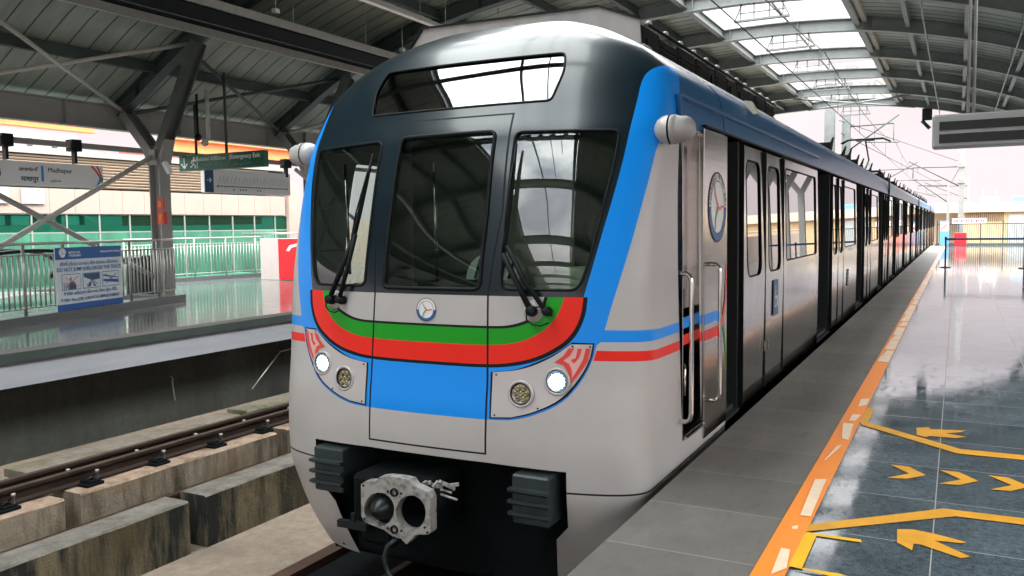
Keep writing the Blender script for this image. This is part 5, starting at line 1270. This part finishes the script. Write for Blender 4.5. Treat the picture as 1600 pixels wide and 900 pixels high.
# white parapet and red panel
g=MB(); g.box((-20.1,20.5,0),(-18.0,20.75,1.34),bev=.01); pw=tag(g.build('parapet_wall','pinkwall'),'low pale parapet wall beside the train nose','wall')
g=MB(); g.box((-19.28,20.46,.03),(-17.9,20.497,1.33)); rd=tag(g.build('wall_poster','redpanel'),'bright red poster with a white stroke on the pale parapet','panel')
g=MB(); g.prism([(-18.95,.95),(-18.8,1.12),(-18.3,1.22),(-18.3,1.12),(-18.72,1.04),(-18.82,.93)],'y',20.455,20.459); g.build('white_stroke','white',rd)
g=MB(); g.tube([(-21.0,20.62,1.50),(-17.8,20.62,1.50)],.03,8); 
for x in (-20.0,-19,-18.1): g.tube([(x,20.62,1.34),(x,20.62,1.5)],.02,6)
tag(g.build('parapet_handrail','pipe'),'steel handrail on top of the pale parapet','handrail')
g=MB(); g.box((-22.5,26.5,-.0),(-22.3,60,2.0)); tag(g.build('far_side_wall','creampanel'),'cream wall continuing beyond the pilaster behind the train','wall')
# ================================================================== RIGHT SIDE
# hanging display
t=thing('hanging_display','grey hanging display casing with two dark unlit screens over the right platform','display',(.6,10.5,2.6))
a=at(1457,180,y=10.5); b=at(1457,232,y=10.5); x0=a.x; z1=a.z; z0=b.z
g=MB(); g.box((x0,10.5,z0),(x0+2.6,10.75,z1),bev=.02); B(g,'casing','boardgrey',t)
h=z1-z0
for (p,q) in ((.52,.78),(.14,.41)):
    g=MB(); g.box((x0+.07,10.488,z0+h*p),(x0+2.5,10.499,z0+h*q)); B(g,'screen','boardblack',t)
for xx in (.07,.125): 
    g=MB(); g.tube([(xx,10.62,z1-.02),(xx,10.62,zr(xx)+.3)],.016,8); B(g,'hanger_pole','pipe',t)
# belt barrier
def bpost(x,y,l):
    t=thing('barrier_post',l,'barrier post',(x,y,0),'belt barrier posts')
    g=MB(); g.lathe([(0,.03),(.15,.028),(.18,.012),(.18,0)],(x,y,0),axis=(0,0,1),n=24); B(g,'base','darkmetal',t)
    g=MB(); g.lathe([(0,1.06),(.035,1.06),(.035,.96),(.028,.955),(.028,.02)],(x,y,0),axis=(0,0,1),n=16); B(g,'pole','darkmetal',t)
bpost(-.36,32.7,'dark belt barrier post standing nearest the train edge'); bpost(1.96,32.5,'dark belt barrier post cut by the right picture edge'); 
g=MB(); g.box((-.34,32.68,.94),(3.2,32.69,1.01)); tag(g.build('barrier_belt','navy'),'dark blue belt stretched between the barrier posts','belt')
# end fence of the platform
t=thing('end_railing','dark steel railing closing the far end of the right platform','railing',(1,62.3,0))
g=MB(); g.box((-1.2,62.27,1.36),(5.5,62.33,1.42)); g.box((-1.2,62.27,.10),(5.5,62.33,.15)); B(g,'rail_bar','beamdk',t)
g=MB(); g.box((-1.3,62.2,0),(5.5,62.5,.09)); B(g,'kerb','beamdk',t)
x=-1.2;k=0
while x<5.4:
    g=MB(); pst=k%10==0; r=.04 if pst else .014; g.box((x-r,62.3-r,.1),(x+r,62.3+r,1.62 if pst else 1.38)); B(g,'post' if pst else 'baluster','beamdk',t); x+=.125;k+=1
g=MB(); g.box((-.2,60.8,.02),(.5,61.0,.85),bev=.03); g.box((-.12,60.79,.4),(.42,60.798,.7)); rb=tag(g.build('red_box','redpanel'),'red box standing before the end railing','box')
g=MB(); g.box((-1.05,61.2,.0),(-.5,61.6,1.6),bev=.02); bb=tag(g.build('blue_signboard','bluebox'),'blue signboard at the far platform corner beside the train tail','sign')
g=MB(); g.box((-1.0,61.19,.95),(-.55,61.198,1.5)); g.build('sign_face','board',bb)
g=MB(); g.beam((-.98,61.186,1.0),(-.6,61.186,1.4),.07,.004,0,(0,1,0)); g.build('sign_mark','decored',bb)
g=MB(); g.box((-.35,62.25,1.42),(1.6,62.28,1.75)); rs=tag(g.build('red_sign','bannerwhite'),'pale sign with red lettering above the end railing','sign'); g=MB()
for k_ in range(13): g.box((-.25+k_*.14,62.24,1.50+.02*(k_%3)),(-.25+k_*.14+.06+.03*(k_%2),62.249,1.68-.03*(k_%2)))
g.build('red_lettering','decored',rs)
# pale yellow building beyond
t=thing('ochre_building','low ochre building with pale parapet beyond the platform end','building',(6,85,0))
g=MB(); g.box((.4,86,-8),(30,98,2.35)); B(g,'wall','ochre',t)
g=MB(); g.box((-3,85.6,2.35),(30,98,3.2)); B(g,'parapet','paleroof',t)
g=MB(); g.box((3.9,85.9,-1),(6.2,85.98,2.1)); g.box((4.6,85.85,-1),(4.75,85.9,2.1)); B(g,'window','boardgrey',t)
g=MB(); k=.6
while k<3.6: g.box((k,85.9,1.5),(k+.04,85.98,2.3)); k+=.16
B(g,'vent_slat','rust',t)
g=MB(); g.box((-9,96,-8),(.2,110,2.9)); tag(g.build('pale_building','paleroof'),'pale low block behind the train tail','building')
g=MB(); g.box((1.8,90,3.2),(3.3,93,3.75),bev=.05); g.tube([(2.0,91,3.7),(2.0,91,4.7)],.03,6); g.tube([(3.1,91,3.7),(3.1,91,4.4)],.03,6); tag(g.build('roof_plant','white'),'white plant box with thin masts on the ochre building','roof plant')
g=MB(); g.box((4.4,90,3.2),(6.7,92,3.75),bev=.03); tag(g.build('blue_roof_box','bluebox'),'blue box on the roof of the ochre building','roof box')
rn=random.Random(12)
for i in range(9):
    x=-60+i*13+rn.uniform(-3,3); hgt=rn.uniform(2.5,5.5); g=MB(); yb=190+rn.uniform(0,40); w_=rn.uniform(6,11); g.box((x,yb,-8),(x+w_,yb+12,hgt)); 
    for f in range(3):
        for q in range(int(w_/2)): g.box((x+.6+q*2,yb-.05,-6+f*3),(x+1.6+q*2,yb-.01,-4.6+f*3),1)
    tag(g.build('distant_block',['paleroof','boardgrey']),'distant pale city block number'.replace(' number','')+' far behind the platform end','building','distant pale city blocks')
# ================================================================== OVERHEAD LINE
def mast(x,y,h,label,w_=.26,m='pipe',z0=-1.75):
    t=thing('line_mast',label,'mast',(x,y,z0),'overhead line masts'); g=MB(); g.hbeam((x,y,z0),(x,y,h),w_,w_*1.1,.02,0,(0,1,0)); B(g,'post',m,t); return t
def cantilever(t,x,y,z,xe,ze):
    g=MB(); g.tube([(x,y,z),(xe,y,z+.05)],.04,6); g.tube([(x,y,z-1.4),(xe+.25*(1 if xe>x else -1),y,z+.5)],.045,6); g.tube([(xe,y,z),(xe,y,ze)],.02,6); g.tube([(x+(xe-x)*.4,y,z-.9),(xe+.3*(1 if xe>x else -1),y,ze-.1)],.025,6); B(g,'cantilever','beamdk',t)
m1=mast(-6.39,50,7.87,'nearer grey H-section mast left of the pair behind the train roof',.5,'beam'); m2=mast(-5.62,50.8,7.55,'grey H-section mast right of the pair behind the train roof',.42,'beam')
g=MB(); g.tube([(-6.4,50,6.0),(-9.5,50,6.05)],.05,6); B(g,'cantilever','beamdk',m1)
cantilever(m2,-5.62,50.8,6.9,-3.2,6.0)
m3=mast(.15,66,8.2,'tall pale mast rising behind the end railing with clamped fittings',.34,'pipe',-3)
g=MB(); 
for z in (5.2,4.1): g.box((-.12,65.7,z),(.42,66.3,z+.45),bev=.08)
B(g,'fitting','pipe',m3); cantilever(m3,.15,66,5.3,-2.9,4.6)
m4=mast(-.75,78,4.6,'thin distant mast just left of the tall pale mast',.2,'pipe',-3); cantilever(m4,-.75,78,4.5,-3.0,4.2)
m5=mast(-6.2,72,6.2,'distant mast above the train tail',.25,'beam'); cantilever(m5,-6.2,72,5.6,-3.1,4.9)
m6=mast(.9,100,6.0,'most distant mast beyond the ochre building corner',.2,'pipe',-8); cantilever(m6,.9,100,5.2,-3.0,4.6)
g=MB()
def wire(P,r,label): 
    g=MB(); g.tube(P,r,5); tag(g.build('overhead_wire','darkmetal'),label,'wire','overhead wires')
sag=lambda x,z0,y0,y1,n,s,zb: [(x,y0+(y1-y0)*i/n,zb-(0)+s*4*((i/n)-.5)**2) for i in range(n+1)]
wire([(-3.11,0,4.72),(-3.11,140,4.72)],.010,'lower contact wire running over the train roof')
P=[]
for a,b in ((0,23.1),(23.1,50.8),(50.8,78),(78,110)): P+=sag(-3.11,0,a,b,8,.45,5.5)
wire(P,.012,'upper sagging carrier wire above the train roof')
for k,(a,b) in enumerate(((26,5.62),(32,5.52),(38,5.5),(44,5.62),(57,5.6),(63,5.5))):
    g=MB(); g.tube([(-3.11,a,4.72),(-3.11,a,b)],.006,4); tag(g.build('wire_dropper','darkmetal'),'thin vertical dropper linking the two overhead wires','dropper','wire droppers')
wire([(-10.04,0,4.72),(-10.04,140,4.72)],.012,'contact wire over the far empty track')
wire([(.1,66,5.4),(-1.0,100,5.0),(-2,160,4.6)],.02,'wire leaving the tall pale mast into the distance')
wire([(-5.9,50,7.2),(.1,66,5.6)],.02,'slanting wire from the mast pair to the tall pale mast')
wire([(-5.8,50,6.5),(-1,78,4.4)],.02,'lower slanting wire over the train tail')
# hanging insulators under the last rib
g=MB(); p=at(1448,172,y=46.6); g.box((p.x-.2,46.5,p.z-.5),(p.x+.25,46.7,zr(p.x)),bev=.03); g.tube([(p.x-.2,46.6,p.z-.5),(p.x+.15,46.6,p.z-.9)],.09,8); tag(g.build('gable_bracket','darkmetal'),'dark bracket hanging under the last canopy rib at right','bracket')
# right boundary of the station (out of frame, mirrored in the train side)
g=MB(); g.box((6.2,-5,-.5),(6.35,62,1.3)); tag(g.build('right_parapet_wall','creampanel'),'cream parapet wall along the outer edge of the right platform','wall')
g=MB(); g.tube([(6.27,-5,1.5),(6.27,62,1.5)],.04,8); tag(g.build('right_parapet_rail','pipe'),'steel rail on the right outer parapet','handrail')
